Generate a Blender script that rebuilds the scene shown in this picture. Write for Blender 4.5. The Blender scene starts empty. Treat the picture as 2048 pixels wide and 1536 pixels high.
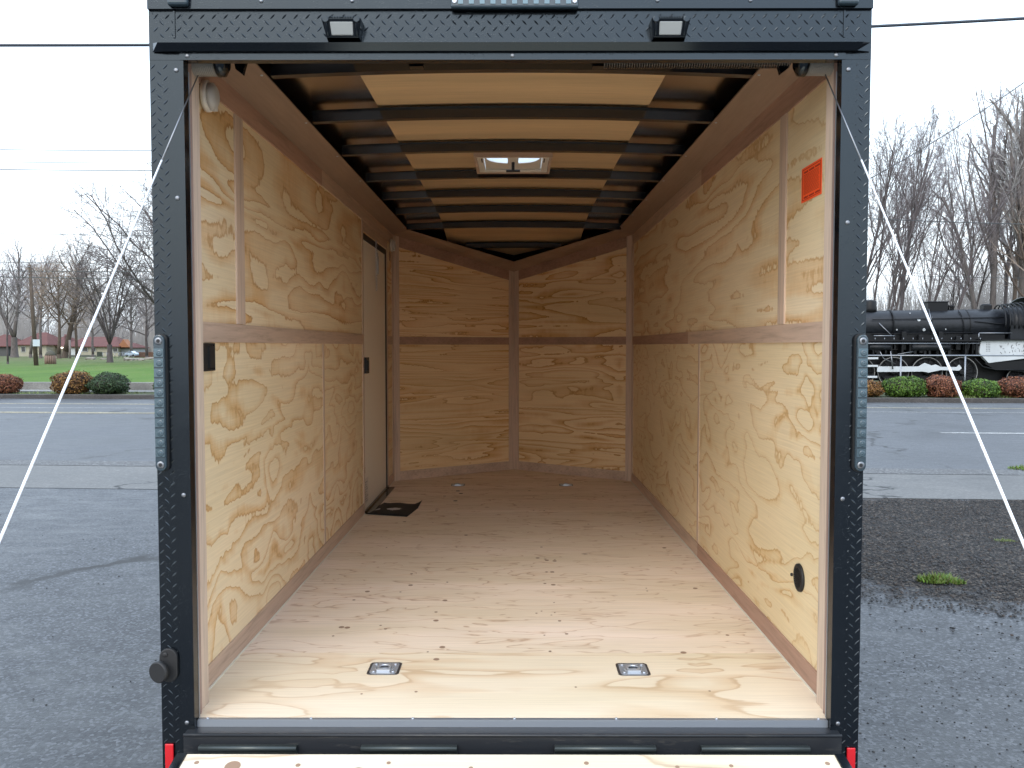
import bpy, math, random
from mathutils import Vector, Matrix
R = math.radians
scene = bpy.context.scene
col = scene.collection

# ---------------------------------------------------------------- camera, sky, sun, exposure
FPX = 1687.0                      # focal length in photo pixels (2048 wide)
PITCH = math.atan(76 / FPX); YAW = math.atan(5 / FPX); EYE = 1.60
cam_d = bpy.data.cameras.new('camera'); cam = bpy.data.objects.new('camera', cam_d); col.objects.link(cam)
cam_d.sensor_width = 36.0; cam_d.lens = FPX / 2048 * 36; cam_d.clip_start = 0.05; cam_d.clip_end = 3000
cam.location = (0, 0, EYE); cam.rotation_euler = (R(90) - PITCH, 0, YAW)
scene.camera = cam

world = bpy.data.worlds.new('World'); scene.world = world; world.use_nodes = True
wn = world.node_tree.nodes; wl = world.node_tree.links; wn.clear()
SUN_EL, SUN_AZ = 42, 200
wo = wn.new('ShaderNodeOutputWorld'); add = wn.new('ShaderNodeAddShader')
sky = wn.new('ShaderNodeTexSky'); sky.sky_type = 'NISHITA'; sky.sun_disc = False
sky.sun_elevation = R(SUN_EL); sky.sun_rotation = R(SUN_AZ); sky.air_density = 2.0; sky.dust_density = 5.0
b1 = wn.new('ShaderNodeBackground'); b1.inputs['Strength'].default_value = 0.05
wl.new(sky.outputs[0], b1.inputs['Color'])
# the closed cloud cover: almost white, a little brighter overhead, faintly mottled
tc = wn.new('ShaderNodeTexCoord'); sp = wn.new('ShaderNodeSeparateXYZ'); wl.new(tc.outputs['Generated'], sp.inputs[0])
rp = wn.new('ShaderNodeValToRGB'); wl.new(sp.outputs['Z'], rp.inputs[0])
rp.color_ramp.elements[0].position = 0.0; rp.color_ramp.elements[0].color = (0.94, 1.04, 1.14, 1)
rp.color_ramp.elements[1].position = 0.45; rp.color_ramp.elements[1].color = (1.06, 1.27, 1.56, 1)
nz = wn.new('ShaderNodeTexNoise'); nz.inputs['Scale'].default_value = 2.5; nz.inputs['Detail'].default_value = 4
wl.new(tc.outputs['Generated'], nz.inputs['Vector'])
mr = wn.new('ShaderNodeMapRange'); mr.inputs['To Min'].default_value = 0.88; mr.inputs['To Max'].default_value = 1.12
wl.new(nz.outputs[0], mr.inputs[0])
vm = wn.new('ShaderNodeVectorMath'); vm.operation = 'SCALE'; wl.new(rp.outputs[0], vm.inputs[0]); wl.new(mr.outputs[0], vm.inputs['Scale'])
b2 = wn.new('ShaderNodeBackground'); b2.inputs['Strength'].default_value = 1.0
wl.new(vm.outputs[0], b2.inputs['Color'])
wl.new(b1.outputs[0], add.inputs[0]); wl.new(b2.outputs[0], add.inputs[1]); wl.new(add.outputs[0], wo.inputs[0])

sd = bpy.data.lights.new('sun', 'SUN'); sd.energy = 0.6; sd.angle = R(25); sd.color = (1.0, 0.97, 0.92)
sun = bpy.data.objects.new('sun', sd); col.objects.link(sun)
az = R(SUN_AZ); el = R(SUN_EL)
sdir = Vector((math.sin(az) * math.cos(el), math.cos(az) * math.cos(el), math.sin(el)))
sun.rotation_euler = sdir.to_track_quat('Z', 'Y').to_euler(); sun.location = (0, 0, 30)

vs = scene.view_settings; scene.display_settings.display_device = 'sRGB'
vs.view_transform = 'Standard'; vs.look = 'None'; vs.gamma = 1; vs.exposure = 0.60
scene.render.engine = 'CYCLES'
cy = scene.cycles; cy.max_bounces = 10; cy.diffuse_bounces = 8; cy.glossy_bounces = 4; cy.transmission_bounces = 5
cy.transparent_max_bounces = 8; cy.use_denoising = True; cy.caustics_reflective = False; cy.caustics_refractive = False
cy.sample_clamp_indirect = 6.0

# ---------------------------------------------------------------- helpers
def tag(o, label=None, cat=None, group=None, kind=None):
    if label: o['label'] = label
    if cat: o['category'] = cat
    if group: o['group'] = group
    if kind: o['kind'] = kind
    return o
def empty(name, loc=(0, 0, 0), rz=0, **k):
    o = bpy.data.objects.new(name, None); col.objects.link(o); o.location = loc; o.rotation_euler = (0, 0, rz)
    o.empty_display_size = 0.1
    return tag(o, **k)
def basis(d):
    d = Vector(d).normalized(); a = Vector((0, 0, 1)) if abs(d.z) < 0.9 else Vector((1, 0, 0))
    u = d.cross(a).normalized(); return u, d.cross(u).normalized(), d
class MB:
    """collects shapes, links them as ONE mesh object"""
    def __init__(s): s.v = []; s.f = []; s.m = []; s.sm = []
    def face(s, pts, m=0, smooth=False):
        b = len(s.v); s.v += [tuple(p) for p in pts]; s.f.append(tuple(range(b, b + len(pts)))); s.m.append(m); s.sm.append(smooth)
    def idx(s, verts, faces, m=0, smooth=False):
        b = len(s.v); s.v += [tuple(p) for p in verts]
        for f in faces: s.f.append(tuple(b + i for i in f)); s.m.append(m); s.sm.append(smooth)
    def box(s, x0, x1, y0, y1, z0, z1, m=0):
        v = [(x0, y0, z0), (x1, y0, z0), (x1, y1, z0), (x0, y1, z0), (x0, y0, z1), (x1, y0, z1), (x1, y1, z1), (x0, y1, z1)]
        s.idx(v, [(0, 3, 2, 1), (4, 5, 6, 7), (0, 1, 5, 4), (1, 2, 6, 5), (2, 3, 7, 6), (3, 0, 4, 7)], m)
    def hexa(s, v, m=0):   # eight corners, bottom ring then top ring
        s.idx(v, [(0, 3, 2, 1), (4, 5, 6, 7), (0, 1, 5, 4), (1, 2, 6, 5), (2, 3, 7, 6), (3, 0, 4, 7)], m)
    def slab(s, poly, n, t, m=0):   # a polygon given thickness t along n
        n = Vector(n).normalized() * t; a = [Vector(p) for p in poly]; b = [p + n for p in a]; k = len(a)
        s.idx(a + b, [tuple(range(k))[::-1], tuple(range(k, 2 * k))] + [(i, (i + 1) % k, k + (i + 1) % k, k + i) for i in range(k)], m)
    def tube(s, pts, rad, n=8, m=0, caps=True, smooth=True, closed=False):
        pts = [Vector(p) for p in pts]; k = len(pts)
        if not hasattr(rad, '__len__'): rad = [rad] * k
        b = len(s.v); pu = None
        for i, p in enumerate(pts):
            if closed: d = pts[(i + 1) % k] - pts[i - 1]
            else: d = pts[min(i + 1, k - 1)] - pts[max(i - 1, 0)]
            d = d.normalized()
            if pu is None: u = basis(d)[0]
            else: u = (pu - d * pu.dot(d)).normalized()
            pu = u; w = d.cross(u)
            for j in range(n):
                a = 2 * math.pi * j / n; q = p + (u * math.cos(a) + w * math.sin(a)) * rad[i]; s.v.append((q.x, q.y, q.z))
        for i in range(k if closed else k - 1):
            for j in range(n):
                i2 = (i + 1) % k
                s.f.append((b + i * n + j, b + i * n + (j + 1) % n, b + i2 * n + (j + 1) % n, b + i2 * n + j)); s.m.append(m); s.sm.append(smooth)
        if caps and not closed:
            s.f.append(tuple(b + j for j in range(n))[::-1]); s.m.append(m); s.sm.append(False)
            s.f.append(tuple(b + (k - 1) * n + j for j in range(n))); s.m.append(m); s.sm.append(False)
    def lathe(s, c, axis, prof, n=24, m=0, smooth=True):   # prof: (distance along axis, radius)
        u, w, d = basis(axis); c = Vector(c); b = len(s.v)
        for h, r in prof:
            for j in range(n):
                a = 2 * math.pi * j / n; q = c + d * h + (u * math.cos(a) + w * math.sin(a)) * r; s.v.append((q.x, q.y, q.z))
        for i in range(len(prof) - 1):
            for j in range(n):
                s.f.append((b + i * n + j, b + i * n + (j + 1) % n, b + (i + 1) * n + (j + 1) % n, b + (i + 1) * n + j)); s.m.append(m); s.sm.append(smooth)
        s.f.append(tuple(b + j for j in range(n))[::-1]); s.m.append(m); s.sm.append(False)
        s.f.append(tuple(b + (len(prof) - 1) * n + j for j in range(n))); s.m.append(m); s.sm.append(False)
    def build(s, name, mats, parent=None, org=(0, 0, 0), bevel=0, label=None):
        me = bpy.data.meshes.new(name); o = Vector(org)
        me.from_pydata([(a - o.x, b - o.y, c - o.z) for a, b, c in s.v], [], s.f)
        if not isinstance(mats, (list, tuple)): mats = [mats]
        for mt in mats: me.materials.append(mt)
        me.polygons.foreach_set('material_index', s.m); me.polygons.foreach_set('use_smooth', s.sm); me.update()
        ob = bpy.data.objects.new(name, me); col.objects.link(ob)
        if parent: ob.parent = parent
        else: ob.location = o
        if bevel:
            bv = ob.modifiers.new('edge', 'BEVEL'); bv.width = bevel; bv.segments = 2; bv.limit_method = 'ANGLE'
        if label: ob['label'] = label
        return ob

# ---------------------------------------------------------------- materials
def mat(name, color=(0.5, 0.5, 0.5), rough=0.5, metal=0.0, spec=0.5, coat=0.0):
    m = bpy.data.materials.new(name); m.use_nodes = True
    p = m.node_tree.nodes['Principled BSDF']
    p.inputs['Base Color'].default_value = (*color, 1); p.inputs['Roughness'].default_value = rough
    p.inputs['Metallic'].default_value = metal; p.inputs['Specular IOR Level'].default_value = spec
    p.inputs['Coat Weight'].default_value = coat; p.inputs['Coat Roughness'].default_value = 0.1
    return m
class NT:
    """short-hand for node wiring inside one material"""
    def __init__(s, m): s.t = m.node_tree; s.n = s.t.nodes; s.l = s.t.links; s.p = s.n['Principled BSDF']
    def put(s, sock, v):
        if isinstance(v, bpy.types.NodeSocket): s.l.new(v, sock)
        elif v is not None: sock.default_value = v
    def coord(s, kind='Object'): return s.n.new('ShaderNodeTexCoord').outputs[kind]
    def sep(s, v): q = s.n.new('ShaderNodeSeparateXYZ'); s.put(q.inputs[0], v); return q.outputs
    def comb(s, x, y, z):
        q = s.n.new('ShaderNodeCombineXYZ'); s.put(q.inputs[0], x); s.put(q.inputs[1], y); s.put(q.inputs[2], z); return q.outputs[0]
    def math(s, op, a, b=None, c=None, clamp=False):
        q = s.n.new('ShaderNodeMath'); q.operation = op; q.use_clamp = clamp; s.put(q.inputs[0], a); s.put(q.inputs[1], b)
        if c is not None: s.put(q.inputs[2], c)
        return q.outputs[0]
    def mapv(s, v, scale=(1, 1, 1), loc=(0, 0, 0), rot=(0, 0, 0)):
        q = s.n.new('ShaderNodeMapping'); s.put(q.inputs['Vector'], v); q.inputs['Scale'].default_value = scale
        q.inputs['Location'].default_value = loc; q.inputs['Rotation'].default_value = rot; return q.outputs[0]
    def noise(s, v, scale=1, detail=3, rough=0.5, dist=0.0):
        q = s.n.new('ShaderNodeTexNoise'); s.put(q.inputs['Vector'], v); q.inputs['Scale'].default_value = scale
        q.inputs['Detail'].default_value = detail; q.inputs['Roughness'].default_value = rough; q.inputs['Distortion'].default_value = dist
        return q.outputs[0]
    def voro(s, v, scale=1, feature='F1', out='Distance', rnd=1.0):
        q = s.n.new('ShaderNodeTexVoronoi'); q.feature = feature; s.put(q.inputs['Vector'], v); q.inputs['Scale'].default_value = scale
        q.inputs['Randomness'].default_value = rnd; return q.outputs[out]
    def ramp(s, v, stops, interp='LINEAR'):
        q = s.n.new('ShaderNodeValToRGB'); s.put(q.inputs[0], v); cr = q.color_ramp; cr.interpolation = interp
        while len(cr.elements) < len(stops): cr.elements.new(0.5)
        for e, (p, c) in zip(cr.elements, stops):
            e.position = p; e.color = (*c, 1) if hasattr(c, '__len__') else (c, c, c, 1)
        return q.outputs[0]
    def mix(s, fac, a, b, mode='MIX'):
        q = s.n.new('ShaderNodeMix'); q.data_type = 'RGBA'; q.blend_type = mode; s.put(q.inputs[0], fac)
        for k, v in ((6, a), (7, b)):
            if isinstance(v, bpy.types.NodeSocket): s.l.new(v, q.inputs[k])
            else: q.inputs[k].default_value = (*v, 1)
        return q.outputs[2]
    def rng(s, v, a, b, c, d):
        q = s.n.new('ShaderNodeMapRange'); s.put(q.inputs[0], v)
        for k, x in zip((1, 2, 3, 4), (a, b, c, d)): q.inputs[k].default_value = x
        return q.outputs[0]
    def bump(s, h, strength=0.3, dist=0.01):
        q = s.n.new('ShaderNodeBump'); s.put(q.inputs['Height'], h); q.inputs['Strength'].default_value = strength
        q.inputs['Distance'].default_value = dist; s.l.new(q.outputs[0], s.p.inputs['Normal'])
    def base(s, c): s.l.new(c, s.p.inputs['Base Color'])
    def rough(s, r): s.l.new(r, s.p.inputs['Roughness'])

def ply(name, plane, off, su, sv, rings, pale, tan, dark, jag=0.10, streak=0.10, rough=0.5, cover=0.55, twist=0.6, knots=0.0):
    """rotary-cut plywood: contour bands of a stretched height field, sharp on one side, ragged along the grain"""
    m = mat(name, pale, rough, spec=0.3); t = NT(m); x, y, z = t.sep(t.coord())
    u, v = {'yz': (y, z), 'xz': (x, z), 'xy': (x, y)}[plane]
    P = t.comb(t.math('MULTIPLY', u, su), t.math('MULTIPLY', v, sv), off)
    h = t.noise(P, 1.0, 2.4, 0.42, twist)
    mirror = t.math('PINGPONG', t.math('ADD', u, off * 0.37), 0.62)       # veneer repeats itself with every turn of the log
    P3 = t.comb(t.math('MULTIPLY', mirror, su * 1.6), t.math('MULTIPLY', v, sv * 1.2), off + 7.3)
    h2 = t.noise(P3, 1.0, 2.0, 0.5, twist * 1.4)
    h = t.math('ADD', t.math('MULTIPLY', h, 0.55), t.math('MULTIPLY', h2, 0.45))
    P2 = t.comb(t.math('MULTIPLY', u, 36.0), t.math('MULTIPLY', v, 14.0), off)
    if plane == 'xy': P2 = t.comb(t.math('MULTIPLY', u, 8.0), t.math('MULTIPLY', v, 50.0), off)
    jn = t.math('MULTIPLY', t.math('SUBTRACT', t.noise(P2, 1.0, 3.0, 0.6), 0.5), jag)
    fr = t.math('FRACT', t.math('MULTIPLY', t.math('ADD', h, jn), rings))
    lerp = lambda a, b, k: tuple(a[i] * (1 - k) + b[i] * k for i in range(3))
    fine_ = t.noise(t.comb(t.math('MULTIPLY', u, 1.3), t.math('MULTIPLY', v, 2.1), off + 3.1), 1.0, 2.0, 0.5)
    body = t.ramp(fr, [(0.0, 0.0), (1 - cover, 0.0), (1 - cover * .35, 0.75), (0.95, 1.0), (1.0, 0.0)])
    line = t.ramp(fr, [(0.0, 0.15), (0.03, 0.0), (0.89, 0.0), (0.955, 1.0), (0.975, 0.9), (1.0, 0.15)])
    pres = t.ramp(fine_, [(0.38, 0.35), (0.58, 1.0)])
    c = t.mix(t.math('MULTIPLY', body, pres), pale, tan)
    c = t.mix(t.math('MULTIPLY', line, t.rng(fine_, .3, .6, .45, .95)), c, dark)
    P4 = t.comb(t.math('MULTIPLY', u, 3.0), t.math('MULTIPLY', v, 170.0), off) if plane != 'xy' else t.comb(t.math('MULTIPLY', u, 3.0), t.math('MULTIPLY', v, 190.0), off)
    st = t.rng(t.noise(P4, 1.0, 3.0, 0.65), 0.3, 0.7, 1 - streak, 1 + streak * 0.4)
    c = t.mix(1.0, c, t.comb(st, st, st), 'MULTIPLY')
    big = t.rng(t.noise(P, 0.6, 2.0), 0.3, 0.7, 0.9, 1.06)
    c = t.mix(1.0, c, t.comb(big, big, t.math('POWER', big, 1.6)), 'MULTIPLY')
    if knots:
        Q = t.comb(u, v, off); vd = t.voro(t.mapv(Q, (knots, knots * (1.0 if plane != 'xy' else 1.5), 1)), 1.0)
        vd = t.math('ADD', vd, t.math('MULTIPLY', t.noise(Q, 30, 2), 0.03))
        c = t.mix(t.ramp(vd, [(0.035, 1.0), (0.05, 0.0)]), c, lerp(dark, (0.12, 0.06, 0.03), 0.45))
    t.base(c); t.bump(t.noise(P4, 1.0, 3.0, 0.6), 0.12, 0.002)
    return m
def timber(name, color, along, dark=0.75, rough=0.55):
    m = mat(name, color, rough, spec=0.3); t = NT(m)
    sc = {'x': (4, 70, 70), 'y': (70, 4, 70), 'z': (70, 70, 4)}[along]
    n = t.noise(t.mapv(t.coord(), sc), 1.0, 4.0, 0.65, 0.3); n2 = t.noise(t.mapv(t.coord(), tuple(a * 0.12 for a in sc)), 1.0, 2.0)
    c = t.ramp(n, [(0.28, tuple(a * dark for a in color)), (0.5, color), (0.75, tuple(min(1, a * 1.12) for a in color))])
    g = t.rng(n2, 0.3, 0.7, 0.84, 1.1)
    t.base(t.mix(1.0, c, t.comb(g, g, g), 'MULTIPLY')); t.bump(n, 0.15, 0.002)
    return m

PALE, TAN, DARK = (0.86, 0.71, 0.49), (0.735, 0.485, 0.24), (0.59, 0.355, 0.155)
M = {}
M['ply_left_up'] = ply('pine_plywood_left_upper', 'yz', 1.7, 0.45, 3.0, 12.5, PALE, (0.70, 0.42, 0.18), (0.52, 0.275, 0.10), 0.032, cover=0.62)
M['ply_left_low'] = ply('pine_plywood_left_lower', 'yz', 12.4, 1.0, 2.8, 14.0, PALE, TAN, DARK, 0.035, cover=0.50)
M['ply_right_up'] = ply('pine_plywood_right_upper', 'yz', 25.2, 0.55, 2.6, 12.5, PALE, (0.74, 0.475, 0.23), (0.58, 0.34, 0.14), 0.035, cover=0.55)
M['ply_right_low'] = ply('pine_plywood_right_lower', 'yz', 37.9, 0.85, 3.2, 12.5, (0.85, 0.70, 0.465), (0.76, 0.54, 0.285), (0.61, 0.385, 0.17), 0.030, cover=0.38)
M['ply_nose_left'] = ply('pine_plywood_nose_striped', 'xz', 44.6, 0.40, 5.6, 16.0, (0.91, 0.68, 0.41), (0.74, 0.43, 0.17), (0.50, 0.23, 0.065), 0.025, cover=0.7)
M['ply_nose_right'] = ply('pine_plywood_nose_figured', 'xz', 51.3, 0.6, 4.0, 15.0, (0.91, 0.70, 0.43), (0.72, 0.415, 0.165), (0.53, 0.26, 0.085), 0.025, cover=0.6)
FP, FT, FD = (0.85, 0.725, 0.60), (0.78, 0.62, 0.475), (0.56, 0.40, 0.29)
M['ply_floor'] = ply('floor_plywood', 'xy', 61.0, 1.7, 7.5, 8.0, FP, FT, FD, 0.025, streak=0.16, rough=0.55, cover=0.30, knots=1.6)
M['ply_floor_front'] = ply('floor_plywood_strip', 'xy', 67.0, 0.9, 4.0, 7.0, (0.82, 0.71, 0.56), (0.74, 0.58, 0.41), (0.62, 0.46, 0.31), 0.02, streak=0.12, rough=0.55, cover=0.5, knots=1.2)
M['ply_floor_deep'] = ply('floor_plywood_browner', 'xy', 64.0, 1.4, 7.0, 8.0, (0.86, 0.725, 0.60), (0.78, 0.62, 0.475), (0.50, 0.34, 0.23), 0.025, streak=0.16, rough=0.55, cover=0.30, knots=1.4)
M['ply_ramp'] = ply('ramp_plywood', 'xy', 71.0, 0.8, 3.5, 6.0, (0.76, 0.68, 0.54), (0.66, 0.55, 0.41), (0.52, 0.40, 0.29), 0.02, cover=0.3)
BAT = (0.57, 0.425, 0.335)
M['bat_y'] = timber('luan_batten_along', BAT, 'y'); M['bat_z'] = timber('luan_batten_upright', (0.62, 0.475, 0.38), 'z'); M['bat_x'] = timber('luan_batten_across', BAT, 'x')
M['bat_red'] = timber('red_luan_batten', (0.43, 0.275, 0.21), 'y'); M['bat_redx'] = timber('red_luan_batten_across', (0.42, 0.265, 0.20), 'x')
M['jamb'] = timber('pale_jamb_strip', (0.66, 0.53, 0.43), 'z'); M['jamb_dark'] = timber('jamb_edge', (0.34, 0.24, 0.21), 'z')
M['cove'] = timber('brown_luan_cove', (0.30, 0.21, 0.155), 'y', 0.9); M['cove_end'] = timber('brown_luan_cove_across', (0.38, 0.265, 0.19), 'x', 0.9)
M['luan'] = timber('ceiling_luan', (0.62, 0.45, 0.265), 'x', 0.93, 0.45)

def black_paint(name, base=(0.012, 0.014, 0.018), rough=0.3, drops=False):
    m = mat(name, base, rough, spec=0.6); t = NT(m); co = t.coord()
    m.node_tree.nodes['Principled BSDF'].inputs['Specular Tint'].default_value = (0.74, 0.88, 1.0, 1)  # blue sky sheen put into the paint as a tint on its reflections
    n = t.noise(co, 9.0, 4.0, 0.6); t.rough(t.rng(n, 0.3, 0.7, rough * 0.8, rough * 1.3))
    f = t.noise(co, 260.0, 2.0)
    if drops:
        v = t.voro(co, 170.0); d = t.ramp(v, [(0.12, 1.0), (0.26, 0.0)]); k = t.ramp(t.noise(co, 14.0, 2.0), [(0.45, 0.0), (0.6, 1.0)])
        t.bump(t.math('ADD', t.math('MULTIPLY', d, k), t.math('MULTIPLY', f, 0.015)), 0.35, 0.0012)
    else: t.bump(f, 0.02, 0.0005)
    return m
M['black'] = black_paint('black_painted_steel', (0.003, 0.004, 0.006), 0.15); M['plate'] = black_paint('black_tread_plate', (0.003, 0.004, 0.006), 0.17, True)
M['black_in'] = mat('black_roof_steel', (0.011, 0.012, 0.016), 0.16, spec=0.9)
M['roof_skin'] = mat('bare_steel_roof_sheet', (0.60, 0.54, 0.50), 0.20, metal=1.0)
M['rubber'] = mat('black_rubber', (0.012, 0.012, 0.013), 0.6)
M['alu'] = mat('aluminium_trim', (0.42, 0.46, 0.52), 0.4, metal=0.8)
M['zinc'] = mat('zinc_plate', (0.50, 0.54, 0.60), 0.32, metal=0.6)
M['zinc_dark'] = mat('dark_zinc', (0.24, 0.25, 0.27), 0.4, metal=0.9)  # darker zinc for rims, screws and thin rails
M['white_pl'] = mat('white_plastic', (0.72, 0.70, 0.66), 0.35)
M['lens_grey'] = mat('frosted_lens', (0.50, 0.50, 0.49), 0.3, spec=0.6)
M['lens_load'] = mat('frosted_load_lens', (0.36, 0.38, 0.38), 0.35)
M['door_white'] = mat('white_door_skin', (0.88, 0.85, 0.78), 0.4)
M['hinge_steel'] = mat('wet_hinge_steel', (0.05, 0.06, 0.06), 0.3, metal=0.5)
M['rope'] = mat('white_sheathed_cable', (0.80, 0.83, 0.88), 0.35)
M['spool'] = mat('grey_spool', (0.33, 0.33, 0.32), 0.45, metal=0.3)
M['brown_dot'] = mat('screw_plug', (0.30, 0.20, 0.14), 0.6); M['caulk'] = mat('pale_caulk', (0.68, 0.66, 0.58), 0.6)
M['red_tape'] = mat('red_reflector', (0.62, 0.012, 0.02), 0.25, coat=0.6)
M['orange'] = mat('orange_sticker', (1.0, 0.115, 0.025), 0.5); M['ink'] = mat('dark_red_ink', (0.33, 0.02, 0.01), 0.6)
M['gauge'] = mat('led_cell', (0.05, 0.08, 0.10), 0.2, spec=0.6, coat=0.2); M['chrome'] = mat('bright_reflector', (0.12, 0.17, 0.20), 0.25, metal=0.8)
M['led_lens'] = mat('clear_led_lens', (0.035, 0.055, 0.07), 0.2, spec=0.5, coat=0.2)
# scuffed steel of the threshold
m = M['scuffed'] = mat('scuffed_sill_steel', (0.02, 0.022, 0.028), 0.4); t = NT(m)
q = t.ramp(t.noise(t.mapv(t.coord(), (10, 60, 60)), 1.0, 5.0, 0.7), [(0.58, (0.014, 0.016, 0.020)), (0.72, (0.055, 0.053, 0.05))])
t.base(q)
# vent lid: thin white plastic that lets daylight through
m = M['lid'] = bpy.data.materials.new('translucent_vent_lid'); m.use_nodes = True; nt = m.node_tree; nt.nodes.clear()
o_ = nt.nodes.new('ShaderNodeOutputMaterial'); tr = nt.nodes.new('ShaderNodeBsdfTranslucent'); df = nt.nodes.new('ShaderNodeBsdfTransparent')
mx = nt.nodes.new('ShaderNodeMixShader'); mx.inputs[0].default_value = 0.12; tr.inputs[0].default_value = (0.80, 0.88, 0.95, 1)
nt.links.new(tr.outputs[0], mx.inputs[1]); nt.links.new(df.outputs[0], mx.inputs[2]); nt.links.new(mx.outputs[0], o_.inputs[0])

# ================================================================= THE TRAILER
ORG = (0.0, 2.42, 0.0)
TR = empty('enclosed_trailer', ORG, label='black enclosed cargo trailer with open back and bare plywood lining', cat='trailer')
def part(mb, name, mt, parent=TR, bevel=0, label=None): return mb.build(name, mt, parent, ORG, bevel, label)
OL, OR_, XL, XR, WL, WR = -0.935, 0.922, -1.032, 1.005, -0.985, 0.955     # opening, outer skin, inner wall faces
Y0, YC, YA, XA = 2.42, 6.84, 7.51, -0.006                                 # rear face, nose corner, nose tip
FZ, WT, OT = 0.50, 2.495, 2.407
NX = (YA - YC)
# outer skin (walls and nose, thick panels)
b = MB()
b.box(XL, WL - 0.012, Y0 + 0.02, YC + 0.03, 0.42, 2.60); b.box(WR + 0.012, XR, Y0 + 0.02, YC + 0.03, 0.42, 2.60)
b.slab([(XL, YC + 0.03, 0.42), (XA, YA + 0.07, 0.42), (XA, YA + 0.07, 2.50), (XL, YC + 0.03, 2.60)], (0.56, -0.83, 0), 0.03)
b.slab([(XA, YA + 0.071, 0.42), (XR, YC + 0.03, 0.42), (XR, YC + 0.03, 2.60), (XA, YA + 0.071, 2.50)], (-0.56, -0.83, 0), 0.03)
part(b, 'outer_skin', M['black'])
b = MB(); b.box(XL + 0.02, XR - 0.02, Y0 + 0.03, YC, 0.40, 0.466); b.hexa([(XL + .02, YC, .40), (XR - .02, YC, .40), (XA + .02, YA + .03, .40), (XA - .02, YA + .03, .40), (XL + .02, YC, .466), (XR - .02, YC, .466), (XA + .02, YA + .03, .466), (XA - .02, YA + .03, .466)])
for x in (-0.7, 0.68): b.box(x - .03, x + .03, Y0 + .1, YC + .2, 0.28, 0.40)
b.tube([(-0.7, YC + .2, .33), (XA, YA + 1.1, .33)], .04, 4); b.tube([(0.68, YC + .2, .33), (XA, YA + 1.1, .33)], .04, 4)
part(b, 'chassis', M['black'])
# floor
b = MB(); b.box(OL + .002, OR_ - .002, Y0 + 0.016, 2.4519, 0.470, FZ); b.box(WL - .003, WR + .003, 2.452, 2.979, 0.468, FZ); part(b, 'floor_panel', M['ply_floor_front'])
b = MB(); b.box(WL - .003, WR + .003, 5.582, YC, 0.468, FZ)
b.hexa([(WL, YC, .468), (WR, YC, .468), (XA + .001, YA, .468), (XA, YA, .468), (WL, YC, FZ), (WR, YC, FZ), (XA + .001, YA, FZ), (XA, YA, FZ)]); part(b, 'floor_panel', M['ply_floor_deep'])
b = MB(); b.box(WL - .003, WR + .003, 2.981, 5.580, 0.468, FZ - .0004)
rng = random.Random(5)
spots = [(857, 1165), (847, 1187), (1118, 1175), (1052, 1183), (1120, 1197), (850, 1205), (620, 1221), (820, 1255), (1083, 1277), (548, 1297)]
rows = [2.64, 2.95, 3.02, 3.18, 3.26, 3.30, 3.42, 3.60, 3.75, 3.86, 4.05, 4.3, 4.55, 4.9, 5.2, 5.6, 6.1, 6.4]
for yy in rows:
    for k in range(rng.choice((3, 3, 4, 5))):
        x = rng.choice((-0.68, -0.33, -0.29, 0.10, 0.14, 0.18, 0.62, -0.5, 0.45, 0.8)) + rng.uniform(-.03, .03); y = yy + rng.uniform(-.04, .04)
        r = rng.choice((0.004, 0.005, 0.007, 0.011)); b.lathe((x, y, FZ + 0.0005), (0, 0, 1), [(0, r), (0.0006, r * .98)], 12, 1)
        if r > .012: pass
for (x, y) in ((-0.42, 5.95), (-0.40, 6.25), (-0.43, 6.36)): b.lathe((x, y, FZ + 0.0005), (0, 0, 1), [(0, .016), (0.0008, .015)], 12, 2)
part(b, 'floor_panel', [M['ply_floor'], M['brown_dot'], M['rubber']])
b = MB(); b.box(WL + .0005, WL + .009, 2.6, YC, FZ, FZ + .006); b.box(WR - .009, WR - .0005, 2.6, YC, FZ, FZ + .006)
part(b, 'caulk_bead', M['caulk'])
# wall lining: each sheet of plywood
def sheet(side, y0, y1, z0, z1, mt, name='wall_panel'):
    b = MB(); x = WL if side < 0 else WR
    b.box(x - .011 if side < 0 else x, x if side < 0 else x + .011, y0, y1, z0, z1); return part(b, name, mt)
YB = Y0 + 0.10
sheet(-1, YB, 3.03, 1.645, WT, M['ply_left_up']); sheet(-1, 3.03, 5.475, 1.645, WT, M['ply_left_up'])
sheet(-1, YB, 4.34, 0.50, 1.645, M['ply_left_low']); sheet(-1, 4.342, 5.475, 0.50, 1.645, M['ply_left_low'])
sheet(-1, 6.52, YC, 0.50, WT, M['ply_left_up']); sheet(-1, 5.475, 6.52, 2.335, WT, M['ply_left_up'])
sheet(1, YB, 3.02, 1.645, WT, M['ply_right_up']); sheet(1, 3.02, YC, 1.645, WT, M['ply_right_up'])
sheet(1, YB, 4.36, 0.50, 1.645, M['ply_right_low']); sheet(1, 4.362, YC, 0.50, 1.645, M['ply_right_low'])
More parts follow.
